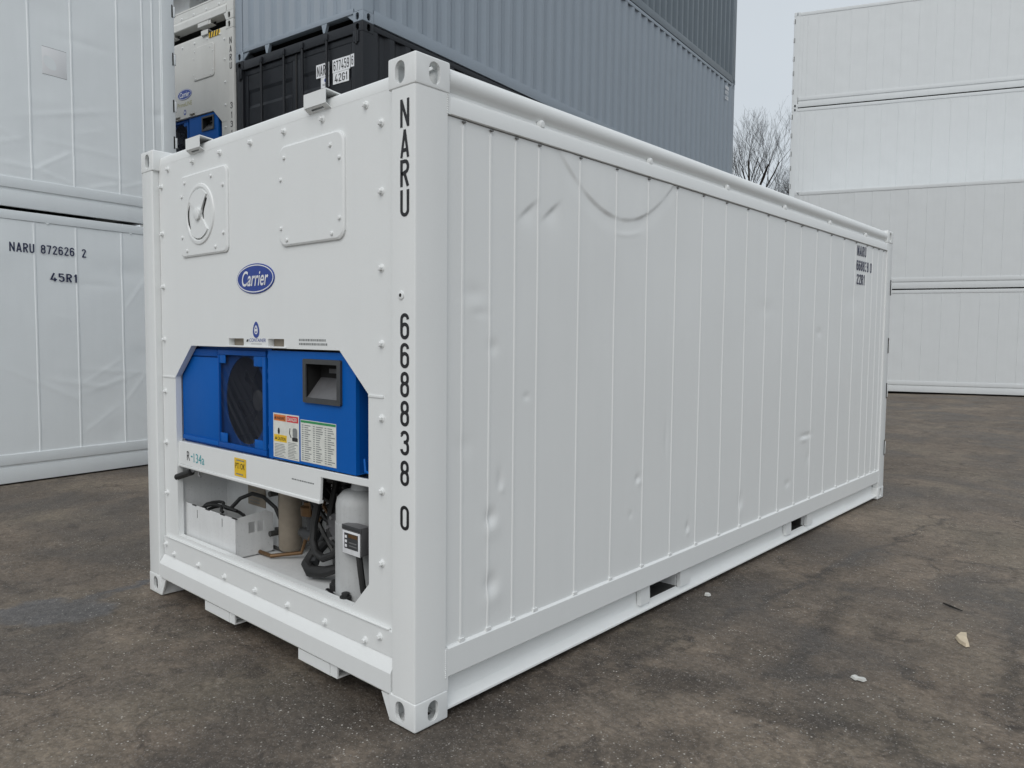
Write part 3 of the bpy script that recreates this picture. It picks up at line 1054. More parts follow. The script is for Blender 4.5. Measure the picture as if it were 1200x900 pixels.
def crossband(t, detail):
    y = 0.052
    g = MB()
    g.prism([(0.30, 0.930), (2.12, 0.944), (2.12, 0.913), (1.737, 0.908), (1.728, 0.795), (0.30, 0.802)], 'y', y, y + 0.012, 'white', 0.002)
    g.box(0.30, 1.727, y - 0.004, y + 0.02, 0.786, 0.8005, 'white', 0.003)
    g.box(0.30, 2.12, y + 0.0125, y + 0.06, 0.918, 0.9285, 'white')
    cb = g.build('cross_panel', t)
    if not detail:
        return cb
    s = MB()
    s.text('R', (0.418, y - 0.0012, 0.832), XR, ZU, 0.036, 0.052, 'black', 0.0)
    s.text('-', (0.466, y - 0.0012, 0.855), XR, ZU, 0.02, 0.008, 'teal', 0.0)
    s.text('134a', (0.50, y - 0.0012, 0.828), XR, ZU, 0.125, 0.052, 'teal', 0.0)
    s.build('refrigerant_lettering', cb, 0)
    s = MB()
    ca = (0.958, 1.078, 0.815, 0.910)
    s.poly([(ca[0], y - 0.0008, ca[2]), (ca[1], y - 0.0008, ca[2]), (ca[1], y - 0.0008, ca[3]), (ca[0], y - 0.0008, ca[3])], 'st_yellow')
    s.text('PTI OK', (ca[0] + 0.012, y - 0.0016, 0.855), XR, ZU, 0.096, 0.030, 'black', 0.0)
    for k, (a, b_) in enumerate(((0.02, 0.1), (0.015, 0.09))):
        z = (0.896, 0.825)[k]
        s.poly([(ca[0] + a, y - 0.0016, z), (ca[0] + b_, y - 0.0016, z), (ca[0] + b_, y - 0.0016, z + 0.006), (ca[0] + a, y - 0.0016, z + 0.006)], 'st_grey')
    s.build('yellow_sticker', cb, 0)
    s = MB()
    r = random.Random(2)
    x = 1.50
    while x < 1.68:
        d = r.uniform(0.006, 0.018)
        s.poly([(x, y - 0.0008, 0.868), (x + d, y - 0.0008, 0.868), (x + d, y - 0.0008, 0.874), (x, y - 0.0008, 0.874)], 'st_grey')
        x += d + 0.004
    s.build('printed_line', cb, 0)
    return cb


def machinery(t):
    """what stands in the lower bay of the near container"""
    fl = 0.350
    g = MB()      # cable tray
    g.plate([(0.155, fl), (0.885, fl), (0.885, 0.565), (0.155, 0.57)], [], 'y', 0.090, 0.094, 'white_bay')
    g.box(0.155, 0.882, 0.0945, 0.30, fl, fl + 0.004, 'white_bay')
    slots = [rrect(0.165 + k * 0.052, 0.165 + k * 0.052 + 0.038, 0.475, 0.535, 0.002, 1) for k in range(2)]
    g.plate([(0.0945, fl + 0.0045), (0.31, fl + 0.0045), (0.31, 0.565), (0.27, 0.585), (0.0945, 0.565)], slots, 'x', 0.885, 0.881, 'white_bay')
    for x in (0.39, 0.55, 0.72, 0.85):
        g.box(x, x + 0.05, 0.0885, 0.0955, 0.564, 0.5685, 'black')
    for x in (0.45, 0.74):
        g.box(x, x + 0.004, 0.0885, 0.0895, 0.50, 0.545, 'seal')
    tr = g.build('cable_tray', t, 25)
    g = MB()
    for k in range(3):
        pts = [(0.30 + 0.50 * j / 14 + 0.02 * sin(k + j), 0.16 + 0.03 * k + 0.02 * cos(j + k), 0.50 + 0.07 * sin(pi * j / 14) + 0.014 * k * (1 if k % 2 else -0.5)) for j in range(15)]
        g.tube(pts[:11 + k % 3], 0.009, 'rubber', 8)
    g.tube([(0.62, 0.2, 0.56), (0.66, 0.24, 0.62), (0.74, 0.27, 0.655), (0.84, 0.28, 0.65), (0.93, 0.30, 0.60), (0.96, 0.32, 0.52)], 0.011, 'rubber', 8)
    g.build('power_cable', tr)
    g = MB()      # handle under the cross panel
    g.tube([(0.30, 0.045, 0.72), (0.44, 0.065, 0.765)], [0.018, 0.020], 'rubber', 10)
    g.lathe([(0.024, -0.008), (0.024, 0.008)], (0.455, 0.07, 0.788), 'y', 'steel', 12)
    g.tube([(0.50, 0.08, 0.79), (0.50, 0.08, 0.75), (0.52, 0.08, 0.745)], 0.006, 'steel', 6)
    g.tube([(0.46, 0.09, 0.79), (0.60, 0.10, 0.795)], 0.014, 'dsteel', 8)
    g.build('handle', t)
    g = MB()      # tan receiver
    cx, cy = 0.98, 0.36
    g.lathe([(0.01, 0.0), (0.055, 0.006), (0.062, 0.02), (0.062, 0.60)], (cx, cy, fl + 0.012), 'z', 'tan', 24)
    tk = g.build('receiver_tank', t)
    g = MB()
    for z in (0.44, 0.66):
        g.box(cx - 0.115, cx - 0.055, cy - 0.03, cy - 0.005, z, z + 0.035, 'dsteel', 0.004)
        g.tube([(cx - 0.06, cy - 0.09, z + 0.018), (cx - 0.06, cy + 0.01, z + 0.018)], 0.016, 'dsteel', 8)
    g.tube([(cx - 0.12, cy - 0.13, fl + 0.012), (cx + 0.02, cy - 0.13, fl + 0.012), (cx + 0.14, cy - 0.02, fl + 0.03), (cx + 0.15, cy, fl + 0.10), (cx + 0.20, cy + 0.01, fl + 0.14)], 0.011, 'brass', 8)
    g.tube([(cx - 0.12, cy - 0.13, fl + 0.012), (cx - 0.12, cy - 0.03, fl + 0.012), (cx - 0.04, cy - 0.03, fl + 0.012)], 0.010, 'dsteel', 8)
    g.tube([(cx - 0.09, cy - 0.02, 0.69), (cx - 0.10, cy - 0.02, 0.74), (cx - 0.13, cy - 0.03, 0.80)], 0.014, 'rubber', 8)
    g.build('tank_fittings', tk)
    g = MB()      # label plate on the back wall
    g.box(0.57, 0.755, 0.336, 0.3435, 0.562, 0.672, 'tan', 0.002)
    for k in range(5):
        g.box(0.59, 0.59 + 0.13 * (0.6 + 0.07 * k), 0.3345, 0.3358, 0.65 - k * 0.018, 0.655 - k * 0.018, 'st_grey')
    g.build('data_plate', t)
    g = MB()      # compressor and its pipes
    c = (1.52, 0.41, fl)
    g.lathe([(0.02, 0.10), (0.10, 0.11), (0.125, 0.14), (0.125, 0.22), (0.14, 0.225), (0.14, 0.245), (0.125, 0.25), (0.125, 0.40), (0.10, 0.45), (0.05, 0.47)], c, 'z', 'dsteel', 24)
    g.box(1.40, 1.62, 0.34, 0.50, fl + 0.02, fl + 0.10, 'panel_dark', 0.01)
    g.lathe([(0.075, 0), (0.08, 0.02), (0.08, 0.16), (0.06, 0.18)], (1.58, 0.24, fl + 0.26), 'y', 'panel_mid', 18)
    for k in range(6):
        a = 2 * pi * k / 6
        g.lathe([(0.010, -0.012), (0.010, 0.0)], (1.58 + 0.06 * cos(a), 0.24, fl + 0.26 + 0.06 * sin(a)), 'y', 'steel', 6)
    cp = g.build('compressor', t)
    g = MB()
    g.lathe([(0.03, 0), (0.05, 0.005), (0.052, 0.05), (0.035, 0.06), (0.035, 0.075)], (1.225, 0.33, 0.60), 'z', 'brass', 18)
    g.lathe([(0.04, 0), (0.055, 0.02), (0.05, 0.08), (0.03, 0.10)], (1.225, 0.33, 0.68), 'z', 'panel_dark', 16)
    g.tube([(1.225, 0.33, 0.60), (1.225, 0.33, 0.50)], 0.022, 'panel_dark', 10)
    g.lathe([(0.03, -0.07), (0.035, -0.02), (0.03, 0.06)], (1.24, 0.33, 0.50), 'x', 'panel_dark', 12)
    g.tube([(1.14, 0.33, 0.50), (1.20, 0.33, 0.50)], 0.026, 'dsteel', 10)
    g.tube([(1.27, 0.30, 0.62), (1.28, 0.29, 0.72), (1.26, 0.28, 0.80)], 0.006, 'brass', 6)
    g.build('valve', cp)
    g = MB()
    P = [(1.47, 0.24, 0.84), (1.46, 0.22, 0.72), (1.455, 0.20, 0.62), (1.46, 0.19, 0.54), (1.50, 0.18, 0.49), (1.56, 0.18, 0.475), (1.62, 0.20, 0.50), (1.66, 0.22, 0.57), (1.70, 0.25, 0.68)]
    g.tube(P, 0.019, 'rubber', 10)
    g.tube([(p[0] + 0.05, p[1] + 0.06, p[2] + 0.05) for p in P], 0.017, 'rubber', 10)
    g.tube([(1.40, 0.30, 0.50), (1.38, 0.25, 0.45), (1.39, 0.20, 0.405), (1.45, 0.18, 0.388), (1.54, 0.20, 0.40), (1.62, 0.23, 0.43)], [0.028, 0.03, 0.03, 0.029, 0.027, 0.022], 'rubber', 10)
    g.tube([(1.36, 0.33, 0.52), (1.38, 0.27, 0.45), (1.42, 0.22, 0.41)], 0.024, 'panel_dark', 8)
    rr = random.Random(4)
    for k in range(26):
        x = rr.uniform(1.30, 1.82)
        z = rr.uniform(0.56, 0.88)
        g.tube([(x, 0.34, z), (x + rr.uniform(-0.1, 0.1), 0.28, z + rr.uniform(-0.1, 0.05)), (x + rr.uniform(-0.15, 0.15), 0.3, z - 0.15)], rr.uniform(0.005, 0.013), ('rubber', 'panel_dark', 'dsteel', 'brass')[k % 4 if k % 5 else 0], 6)
    g.build('hoses', cp)
    g = MB()      # dark backing frame around the compressor
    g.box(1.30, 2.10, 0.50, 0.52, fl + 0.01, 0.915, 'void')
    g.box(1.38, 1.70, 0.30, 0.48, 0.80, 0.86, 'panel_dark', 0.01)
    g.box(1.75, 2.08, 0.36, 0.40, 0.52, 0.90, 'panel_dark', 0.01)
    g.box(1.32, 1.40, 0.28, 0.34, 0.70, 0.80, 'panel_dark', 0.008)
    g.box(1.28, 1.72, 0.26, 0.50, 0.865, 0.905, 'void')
    g.lathe([(0.05, 0), (0.055, 0.01), (0.055, 0.14), (0.03, 0.16)], (1.66, 0.27, 0.60), 'z', 'dsteel', 16)
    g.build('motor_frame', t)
    g = MB()      # grey cylinder guard with square foot
    c = (1.825, 0.215, fl)
    g.prism([(1.825 + 0.124 * cos(radians(q)), 0.215 + 0.124 * sin(radians(q))) for q in range(170, 371, 10)] + [(1.94, 0.33), (1.72, 0.33)], 'z', fl + 0.012, 0.70, 'grey_tank')
    g.lathe([(0.121, 0.35), (0.121, 0.43), (0.115, 0.46), (0.09, 0.487), (0.055, 0.497), (0.05, 0.51), (0.05, 0.55)], c, 'z', 'grey_tank', 30)
    g.box(1.67, 2.02, 0.095, 0.33, fl + 0.002, fl + 0.011, 'grey_tank', 0.002)
    gt = g.build('filter_tank', t)
    for x, y in ((1.700, 0.150), (1.875, 0.083), (1.72, 0.30)):
        g = MB()
        g.lathe([(0.026, 0.011), (0.026, 0.04), (0.018, 0.042), (0.018, 0.055), (0.012, 0.058)], (x, y, fl + 0.001), 'z', 'rubber', 12)
        g.build('rubber_foot', gt)
    g = MB()
    g.prism([(1.66, 0.125), (1.90, 0.058), (1.90, 0.070), (1.66, 0.140)], 'z', fl + 0.001, fl + 0.014, 'black')
    g.build('base_strip', gt)
    # controller clipped to the guard
    g = MB()
    gx_, gz_ = 1.862, 0.592
    g.box(gx_, gx_ + 0.135, 0.080, 0.13, gz_, gz_ + 0.125, 'panel_mid', 0.006)
    g.box(gx_, gx_ + 0.135, 0.074, 0.0795, gz_ + 0.103, gz_ + 0.125, 'panel_dark', 0.002)
    g.box(gx_ + 0.003, gx_ + 0.133, 0.074, 0.0795, gz_ - 0.004, gz_ + 0.102, 'badge_w', 0.002)
    g.box(gx_ + 0.02, gx_ + 0.118, 0.0725, 0.0738, gz_ + 0.022, gz_ + 0.090, 'panel_dark')
    g.box(gx_ + 0.05, gx_ + 0.116, 0.0715, 0.0722, gz_ + 0.072, gz_ + 0.088, 'brass')
    for k in range(3):
        g.box(gx_ + 0.025, gx_ + 0.04, 0.0715, 0.0722, gz_ + 0.028 + k * 0.02, gz_ + 0.040 + k * 0.02, 'badge_w')
    for k in range(2):
        g.box(gx_ + 0.055, gx_ + 0.11, 0.0715, 0.0722, gz_ + 0.034 + k * 0.014, gz_ + 0.039 + k * 0.014, 'seal')
    ct = g.build('gauge', gt)
    g = MB()
    g.tube([(1.965, 0.09, 0.59), (1.985, 0.085, 0.52), (1.995, 0.09, 0.44), (2.0, 0.12, 0.37)], 0.014, 'rubber', 8)
    g.build('gauge_cable', gt)
    # wiring seen right of the control box
    g = MB()
    for k, (z, m) in enumerate(((1.27, 'panel_mid'), (1.24, 'brass'), (1.20, 'cyan'), (1.17, 'cyan'), (1.13, 'panel_mid'), (1.09, 'seal'))):
        g.box(2.02, 2.085, 0.11, 0.14, z, z + 0.02, m, 0.003)
    g.tube([(2.04, 0.10, 1.30), (2.06, 0.09, 1.10), (2.05, 0.10, 0.97)], 0.006, 'rubber', 6)
    g.box(2.0, 2.16, 0.145, 0.155, 0.95, 1.46, 'blue_d')
    g.tube([(2.02, 0.1, 1.37), (2.06, 0.1, 1.36), (2.06, 0.1, 1.33), (2.03, 0.1, 1.325)], 0.004, 'blue', 6)
    g.tube([(2.02, 0.08, 1.02), (2.04, 0.07, 0.97), (2.09, 0.07, 0.965)], 0.006, 'blue', 6)
    g.build('terminal_strip', t)


def reefer_front(t, H, detail, mat):
    dz = H - 2.591
    y = 0.04
    g = MB()
    op = [(0.318, 0.385), (1.985, 0.385), (2.10, 0.507), (2.10, 1.303 + dz), (1.90, 1.479 + dz), (0.520, 1.480 + dz), (0.318, 1.300 + dz)]
    sl = [rrect(0.940, 1.092, 1.488 + dz, 1.524 + dz, 0.003, 1), rrect(1.322, 1.463, 1.488 + dz, 1.524 + dz, 0.003, 1)]
    g.plate([(0.152, 0.2445), (2.286, 0.2445), (2.286, 2.500 + dz), (0.152, 2.500 + dz)], [op] + sl, 'y', y, y + 0.032, mat)
    # header roll along the top
    hp = [(y, 2.5005), (y, 2.526), (y + 0.006, 2.545), (y + 0.02, 2.557), (y + 0.045, 2.562), (0.17, 2.562), (0.17, 2.5005)]
    g.prism([(a, b + dz) for a, b in hp], 'x', 0.163, W - 0.163, mat)
    # folded rim beads and weld lines
    for xa, xb in ((0.155, 0.316), (2.102, 2.20)):
        g.box(xa, xb, y - 0.004, y - 0.0003, 1.292 + dz, 1.302 + dz, mat, 0.0015)
    g.box(0.92, 1.485, y - 0.006, y - 0.0003, 1.4805 + dz, 1.487 + dz, mat, 0.002)
    # liner behind slots
    for x0, x1, *_ in ((0.935, 1.097), (1.317, 1.468)):
        g.box(x0, x1, y + 0.0325, y + 0.05, 1.486 + dz, 1.53 + dz, 'tan')
    fp = g.build('front_panel', t, 25)
    bolts = [(x, 2.468 + dz) for x in (0.272, 0.575, 0.878, 1.182, 1.483, 1.786, 2.09)]
    bolts += [(x, 0.270) for x in (0.287, 0.590, 0.884, 1.197, 1.494, 1.80, 2.091)]
    for k, z in enumerate((0.312, 0.615, 0.912, 1.21, 1.51, 1.812, 2.114, 2.38)):
        z += dz if z > 1 else 0
        bolts += [(0.187, z), (2.189, z)]
    for x, z in bolts:
        o = link('panel_bolt', bolt_mesh(), fp, None, (x, y - (0.012 if z < 0.345 else 0), z))
        o.rotation_euler = (0, (x * 13.7 + z * 7.1) % 1.0, 0)
    k = MB()
    k.prism(rrect(0.154, 2.283, 0.2440, 0.352, 0.022, 3), 'y', y - 0.012, y - 0.0005, mat, 0.002)
    k.box(0.17, 2.245, y - 0.016, y - 0.0005, 0.3525, 0.360, mat, 0.003)
    k.build('kick_plate', t, 25)
    s = MB()
    s.prism([(0.004, 0.108), (0.0, 0.114), (0.0, 0.194), (0.006, 0.206), (0.030, 0.2435), (0.14, 0.2435), (0.14, 0.104), (0.02, 0.104)], 'x', 0.149, 2.289, mat)
    for x0, s_ in ((0.163, 1), (W - 0.163, -1)):
        s.prism([(x0, 0.103), (x0 + s_ * 0.05, 0.103), (x0 + s_ * 0.003, 0.012), (x0, 0.012)], 'y', 0.006, 0.016, mat)
        s.prism([(x0, 0.103), (x0 + s_ * 0.05, 0.103), (x0 + s_ * 0.003, 0.012), (x0, 0.012)], 'y', 0.15, 0.16, mat)
    s.build('bottom_sill', t, 12)
    for x0, x1 in ((0.702, 0.965), (1.615, 1.862)):
        b = MB()
        P = [(0.006, 0.1035), (0.006, 0.054), (0.012, 0.048), (0.10, 0.048), (0.10, 0.1035)]
        b.prism(P, 'x', x0, x1, mat)
        b.box(x1 + 0.0005, x1 + 0.05, 0.012, 0.02, 0.05, 0.103, mat)
        b.box(x1 + 0.0005, x1 + 0.05, 0.0205, 0.1, 0.05, 0.056, mat)
        b.box(x1 + 0.0005, x1 + 0.05, 0.094, 0.1, 0.0565, 0.103, 'dsteel')
        b.build('skid_block', t, 25)
    # lifting brackets on the header
    for x0, x1, q in ((0.557, 0.712, 0), (1.688, 1.850, 1)):
        b = MB()
        zt = dz
        b.prism([(x0, 2.522 + zt), (x1, 2.520 + zt), (x1, 2.580 + zt), (x0, 2.582 + zt)], 'y', 0.010, 0.014, mat)
        outer = [(x0, 0.0145), (x1, 0.0145), (x1, 0.0395), (x0, 0.0395)]
        # sloping underside with a slot, as four strips
        za, zb = 2.523 + zt, 2.508 + zt
        for xa, xb, fa, fb in ((x0, x0 + 0.035, 0, 1), (x1 - 0.035, x1, 0, 1), (x0 + 0.0355, x1 - 0.0355, 0, 0.3), (x0 + 0.0355, x1 - 0.0355, 0.72, 1)):
            ya, yb_ = 0.0145 + 0.025 * fa, 0.0145 + 0.025 * fb
            z1, z2 = za + (zb - za) * fa, za + (zb - za) * fb
            b.prism([(ya, z1), (yb_, z2), (yb_, z2 - 0.004), (ya, z1 - 0.004)], 'x', xa, xb, mat)
        b.prism([(0.0145, 2.582 + zt), (0.15, 2.567 + zt), (0.15, 2.5625 + zt), (0.0145, 2.576 + zt)], 'x', x0, x1, mat)
        b.prism([(0.0145, 2.5755 + zt), (0.12, 2.5635 + zt), (0.05, 2.5635 + zt), (0.0405, 2.512 + zt), (0.0145, 2.526 + zt)], 'x', x0, x0 + 0.004, mat)
        b.build('lifting_bracket', t, 25)
    # access hatch
    h = MB()
    h.raised(rrect(1.447, 1.953, 1.948 + dz, 2.400 + dz, 0.05), 'y', y - 0.0003, y - 0.013, 0.008, mat)
    hh = h.build('access_hatch', t, 12)
    for x, z in ((1.50, 2.345), (1.86, 2.345), (1.925, 2.285), (1.925, 2.035), (1.87, 1.975), (1.52, 1.975), (1.47, 2.03), (1.47, 2.25)):
        link('hatch_bolt', small_bolt(), hh, None, (x, y - 0.0132, z + dz))
    # ventilation hatch with its turned disc
    v = MB()
    cx, cz, r = 0.672, 2.178 + dz, 0.143
    v.raised(rrect(0.437, 0.962, 1.962 + dz, 2.400 + dz, 0.035), 'y', y - 0.0003, y - 0.012, 0.008, mat)
    v.lathe([(r + 0.018, 0), (r + 0.014, -0.006), (r, -0.008), (r - 0.006, -0.006), (r - 0.010, -0.0012)], (cx, y - 0.0122, cz), 'y', mat, 40)
    vh = v.build('ventilation_hatch', t, 18)
    for x, z in ((0.50, 2.36), (0.80, 2.36), (0.925, 2.30), (0.925, 2.06), (0.84, 1.995), (0.52, 1.995), (0.465, 2.07), (0.465, 2.29)):
        link('hatch_bolt', small_bolt(), vh, None, (x, y - 0.0122, z + dz))
    v = MB()
    P = []
    for k in range(13):
        a = radians(48 + 96 * k / 12)
        P.append((cx + 0.128 * cos(a), cz + 0.128 * sin(a)))
    P.append((cx - 0.03, cz + 0.02))
    P.append((cx - 0.03, cz - 0.02))
    for k in range(13):
        a = radians(222 + 96 * k / 12)
        P.append((cx + 0.128 * cos(a), cz + 0.128 * sin(a)))
    P.append((cx + 0.03, cz - 0.02))
    P.append((cx + 0.03, cz + 0.02))
    v.plate(P, [], 'y', y - 0.022, y - 0.0125, mat)
    v.lathe([(0.032, 0), (0.032, -0.012), (0.02, -0.016)], (cx, y - 0.0225, cz), 'y', mat, 20)
    # open gaps beside the disc
    def strip(pts, wd):
        v.tube([(p, y - 0.0126, q) for p, q in pts], wd, 'void', 5)
    strip([(cx + 0.126 * cos(radians(a)), cz + 0.126 * sin(radians(a))) for a in range(152, 218, 8)], [0.001, 0.004, 0.006, 0.006, 0.006, 0.006, 0.006, 0.004, 0.001])
    strip([(cx + 0.11 * cos(radians(44)), cz + 0.11 * sin(radians(44))), (cx + 0.045, cz + 0.022), (cx + 0.038, cz), (cx + 0.045, cz - 0.028)], [0.006, 0.006, 0.006, 0.003])
    strip([(cx + 0.134 * cos(radians(a)), cz + 0.134 * sin(radians(a))) for a in range(228, 318, 10)], 0.0022)
    v.build('vent_disc', vh, 25)
    badge(t, 1.213, 1.815 + dz, y - 0.0005)
    # emblem above the slots
    e = MB()
    ex, ez = 1.213, 1.567 + dz
    e.poly([(ex + 0.030 * sin(2 * pi * k / 24) * (1 - 0.25 * cos(2 * pi * k / 24)), y - 0.0008, ez + 0.040 * cos(2 * pi * k / 24)) for k in range(24)][::-1], 'badge')
    e.poly([(ex + 0.016 * sin(2 * pi * k / 20) * (1 - 0.25 * cos(2 * pi * k / 20)), y - 0.0014, ez + 0.022 * cos(2 * pi * k / 20)) for k in range(20)][::-1], 'badge_w')
    e.poly([(ex - 0.008, y - 0.0019, ez + 0.004), (ex + 0.008, y - 0.0019, ez + 0.004), (ex, y - 0.0019, ez + 0.014)], 'badge')
    e.poly([(ex - 0.009, y - 0.0019, ez - 0.004), (ex, y - 0.0019, ez - 0.010), (ex + 0.009, y - 0.0019, ez - 0.004), (ex + 0.005, y - 0.0019, ez - 0.016), (ex - 0.005, y - 0.0019, ez - 0.016)], 'badge')
    e.build('emblem', t, 0)
    if detail:
        e = MB()
        e.poly([(1.118, y - 0.0008, 1.508), (1.136, y - 0.0008, 1.508), (1.142, y - 0.0008, 1.520), (1.124, y - 0.0008, 1.520)], 'panel_dark')
        e.text('CONTAINER', (1.146, y - 0.0008, 1.508), XR, (0.2, 0, 1), 0.155, 0.017, 'badge', 0.0)
        e.poly([(1.165, y - 0.0008, 1.497), (1.265, y - 0.0008, 1.497), (1.265, y - 0.0008, 1.499), (1.165, y - 0.0008, 1.499)], 'seal')
        e.build('company_lettering', t, 0)
        e = MB()
        r = random.Random(9)
        for z, xe in ((1.516, 1.795), (1.498, 1.80)):
            x = 1.59
            while x < xe:
                d = r.uniform(0.005, 0.012)
                e.poly([(x, y - 0.0008, z), (x + d, y - 0.0008, z), (x + d, y - 0.0008, z + 0.010), (x, y - 0.0008, z + 0.010)], 'st_grey')
                x += d + 0.004
        e.build('printed_lines', t, 0)
    # lettering down the right post
    if detail:
        seq = ((('N', 2.324, 2.427), ('A', 2.211, 2.314), ('R', 2.104, 2.204), ('U', 1.992, 2.092)), (('6', 1.530, 1.630), ('6', 1.420, 1.517), ('8', 1.309, 1.407),
               ('8', 1.197, 1.296), ('3', 1.085, 1.181), ('8', 0.966, 1.065)), (('0', 0.793, 0.889),))
    else:
        seq = ((('N', 2.575, 2.66), ('A', 2.465, 2.55), ('R', 2.355, 2.44), ('U', 2.245, 2.33)), (('3', 1.725, 1.81), ('1', 1.60, 1.685), ('3', 1.48, 1.565), ('1', 1.36, 1.445)))
    for word in seq:
        for ch, za, zb in word:
            e = MB()
            wd = 0.052 if ch != '1' else 0.026
            e.din(ch, (2.376 - wd / 2, 0.0008, za), XR, ZU, wd, zb - za, 'black', 0.135)
            e.build('serial_character', t, 0)
    if detail:
        e = MB()
        e.lathe([(0.016, 0), (0.016, -0.004), (0.010, -0.006)], (2.356, 0.0019, 1.698), 'y', mat, 16)
        e.lathe([(0.007, -0.0062), (0.007, -0.0066)], (2.356, 0.0019, 1.698), 'y', 'void', 12)
        e.build('post_plug', t)
    # bay behind the opening
    b = MB()
    zt = 1.52 + dz
    b.poly([(0.30, 0.60, 0.345), (2.16, 0.60, 0.345), (2.16, 0.60, zt), (0.30, 0.60, zt)], 'white_bay')
    b.poly([(0.16, 0.074, 0.345), (2.2, 0.074, 0.345), (2.16, 0.60, 0.345), (0.30, 0.60, 0.345)], 'white_bay')
    b.poly([(0.30, 0.074, 0.345), (0.30, 0.60, 0.345), (0.30, 0.60, zt), (0.30, 0.074, zt)], 'white_bay')
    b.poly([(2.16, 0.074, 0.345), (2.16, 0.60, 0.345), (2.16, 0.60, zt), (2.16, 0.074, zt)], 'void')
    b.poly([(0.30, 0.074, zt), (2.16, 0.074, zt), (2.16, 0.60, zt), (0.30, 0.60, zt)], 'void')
    b.box(0.301, 2.159, 0.12, 0.598, 0.915, 0.925, 'white_bay')
    b.box(0.301, 0.88, 0.344, 0.35, 0.346, 0.914, 'white_bay')
    b.box(0.874, 0.88, 0.3505, 0.598, 0.346, 0.914, 'white_bay')
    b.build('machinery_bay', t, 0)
    blue_unit(t, dz, detail)
    crossband(t, detail)
    if detail:
        machinery(t)


def plain_rear(t, L, H, mat, bars=True):
    """flat insulated doors with locking rods at y = L"""
    g = MB()
    g.box(0.149, W - 0.149, L - 0.10, L - 0.02, 0.12, 0.26, mat, 0.005)
    g.build('door_sill', t)
    g = MB()
    g.box(0.149, W - 0.149, L - 0.10, L - 0.02, H - 0.15, H - 0.02, mat, 0.005)
    g.build('door_header', t)
    for k in range(2):
        xa, xb = (0.155, W / 2 - 0.006) if k == 0 else (W / 2 + 0.006, W - 0.155)
        d = MB()
        d.box(xa, xb, L - 0.09, L - 0.035, 0.265, H - 0.155, mat, 0.008)
        dd = d.build('door', t)
        if bars:
            for f in (0.25, 0.78):
                b = MB()
                x = xa + (xb - xa) * f
                b.tube([(x, L - 0.012, 0.16), (x, L - 0.012, H - 0.06)], 0.017, 'steel', 8)
                b.box(x - 0.02, x + 0.18, L - 0.01, L + 0.0, 1.2, 1.23, 'steel', 0.003)
                b.build('locking_bar', dd)
    # hinges let into the rear posts
    for x, s in ((0, 1), (W, -1)):
        nz = 4 if H > 2.7 else 4
        for z in (0.42, 0.98, 1.42, 1.98, 2.55):
            if z > H - 0.25:
                continue
            h = MB()
            xa, xb = sorted((x - s * 0.0015, x + s * 0.02))
            h.box(xa, xb, L - 0.036, L - 0.022, z, z + 0.15, 'void')
            h.box(xa, xb, L - 0.0215, L + 0.012, z + 0.01, z + 0.14, mat, 0.003)
            h.build('door_hinge', t)


def reefer(name, label, loc, rz, L, H, ribs, disp, ystep, zstep, mat, front=0, pockets=(), group=None, rear=True, flat=True, both=True):
    t = thing(name, label, 'container', loc, rz, group)
    posts(t, L, H, mat)
    castings(t, L, H, mat)
    for side in ((0, 1) if both else (1,)):
        dd = disp if side else (lambda y, z: disp(L - y, z) * 0.6)
        grid_panel(t, side, L, H, ribs, dd, mat, 0.150, L - 0.150, 0.322 if flat else 0.290, H - (0.114 if flat else 0.196), ystep, zstep, 0.005 if flat else 0.0036, 0.013 if flat else 0.0085, not flat)
        g = MB()
        s = 1 if side else -1
        xf = W if side else 0
        if flat:
            xa, xb = sorted((xf - s * 0.003, xf - s * 0.06))
            g.box(xa, xb, 0.1785, L - 0.1785, H - 0.112, H - 0.018, mat, 0.006)
        else:
            g.prism(top_rail_poly(H, side), 'y', 0.1785, L - 0.1785, mat)
            xa, xb = sorted((xf - s * 0.0022, xf - s * 0.05))
            for ya, yb in ((0.1642, 0.1785), (L - 0.1785, L - 0.1642)):
                g.box(xa, xb, ya, yb, H - 0.193, H - 0.1185, mat)
                yy = ya if ya < 1 else yb
                for j in range(9):
                    g.lathe([(0.004, -0.004 * s), (0.004, 0.001 * s), (0.002, 0.0025 * s)], (xf - s * 0.002, yy, H - 0.190 + j * 0.0085), 'x', mat, 7)
        y = 0.74
        while y < L - 0.4:
            g.lathe([(0.020, -0.012 * s), (0.019, 0.004 * s), (0.012, 0.008 * s)], (xf - s * 0.012, y, H - 0.111), 'x', mat, 12)
            y += 0.905
        g.build('top_rail', t, 30)
        bottom_rail(t, L, H, side, mat, pockets, front == 2, flat)
    g = MB()
    g.box(0.116, W - 0.116, 0.1705, L - 0.1, H - 0.05, H - 0.024, mat)
    g.build('roof', t)
    g = MB()
    g.box(0.061, W - 0.061, 0.15, L - 0.1, 0.164, 0.24, 'dsteel')
    k = 0.5
    while k < L - 0.4:
        g.box(0.075, W - 0.075, k, k + 0.05, 0.05, 0.1635, 'dsteel')
        k += 0.6
    g.build('underframe', t)
    if front:
        reefer_front(t, H, front == 2, mat)
    else:
        g = MB()
        g.box(0.149, W - 0.149, 0.03, 0.12, 0.10, H - 0.03, mat, 0.008)
        g.build('front_panel', t)
    if rear:
        plain_rear(t, L, H, mat)
    return t


# ------------------------------------------------------------------ the near container
def gauss(y, z, y0, z0, sy, sz):
    return math.exp(-((y - y0) / sy) ** 2 - ((z - z0) / sz) ** 2)


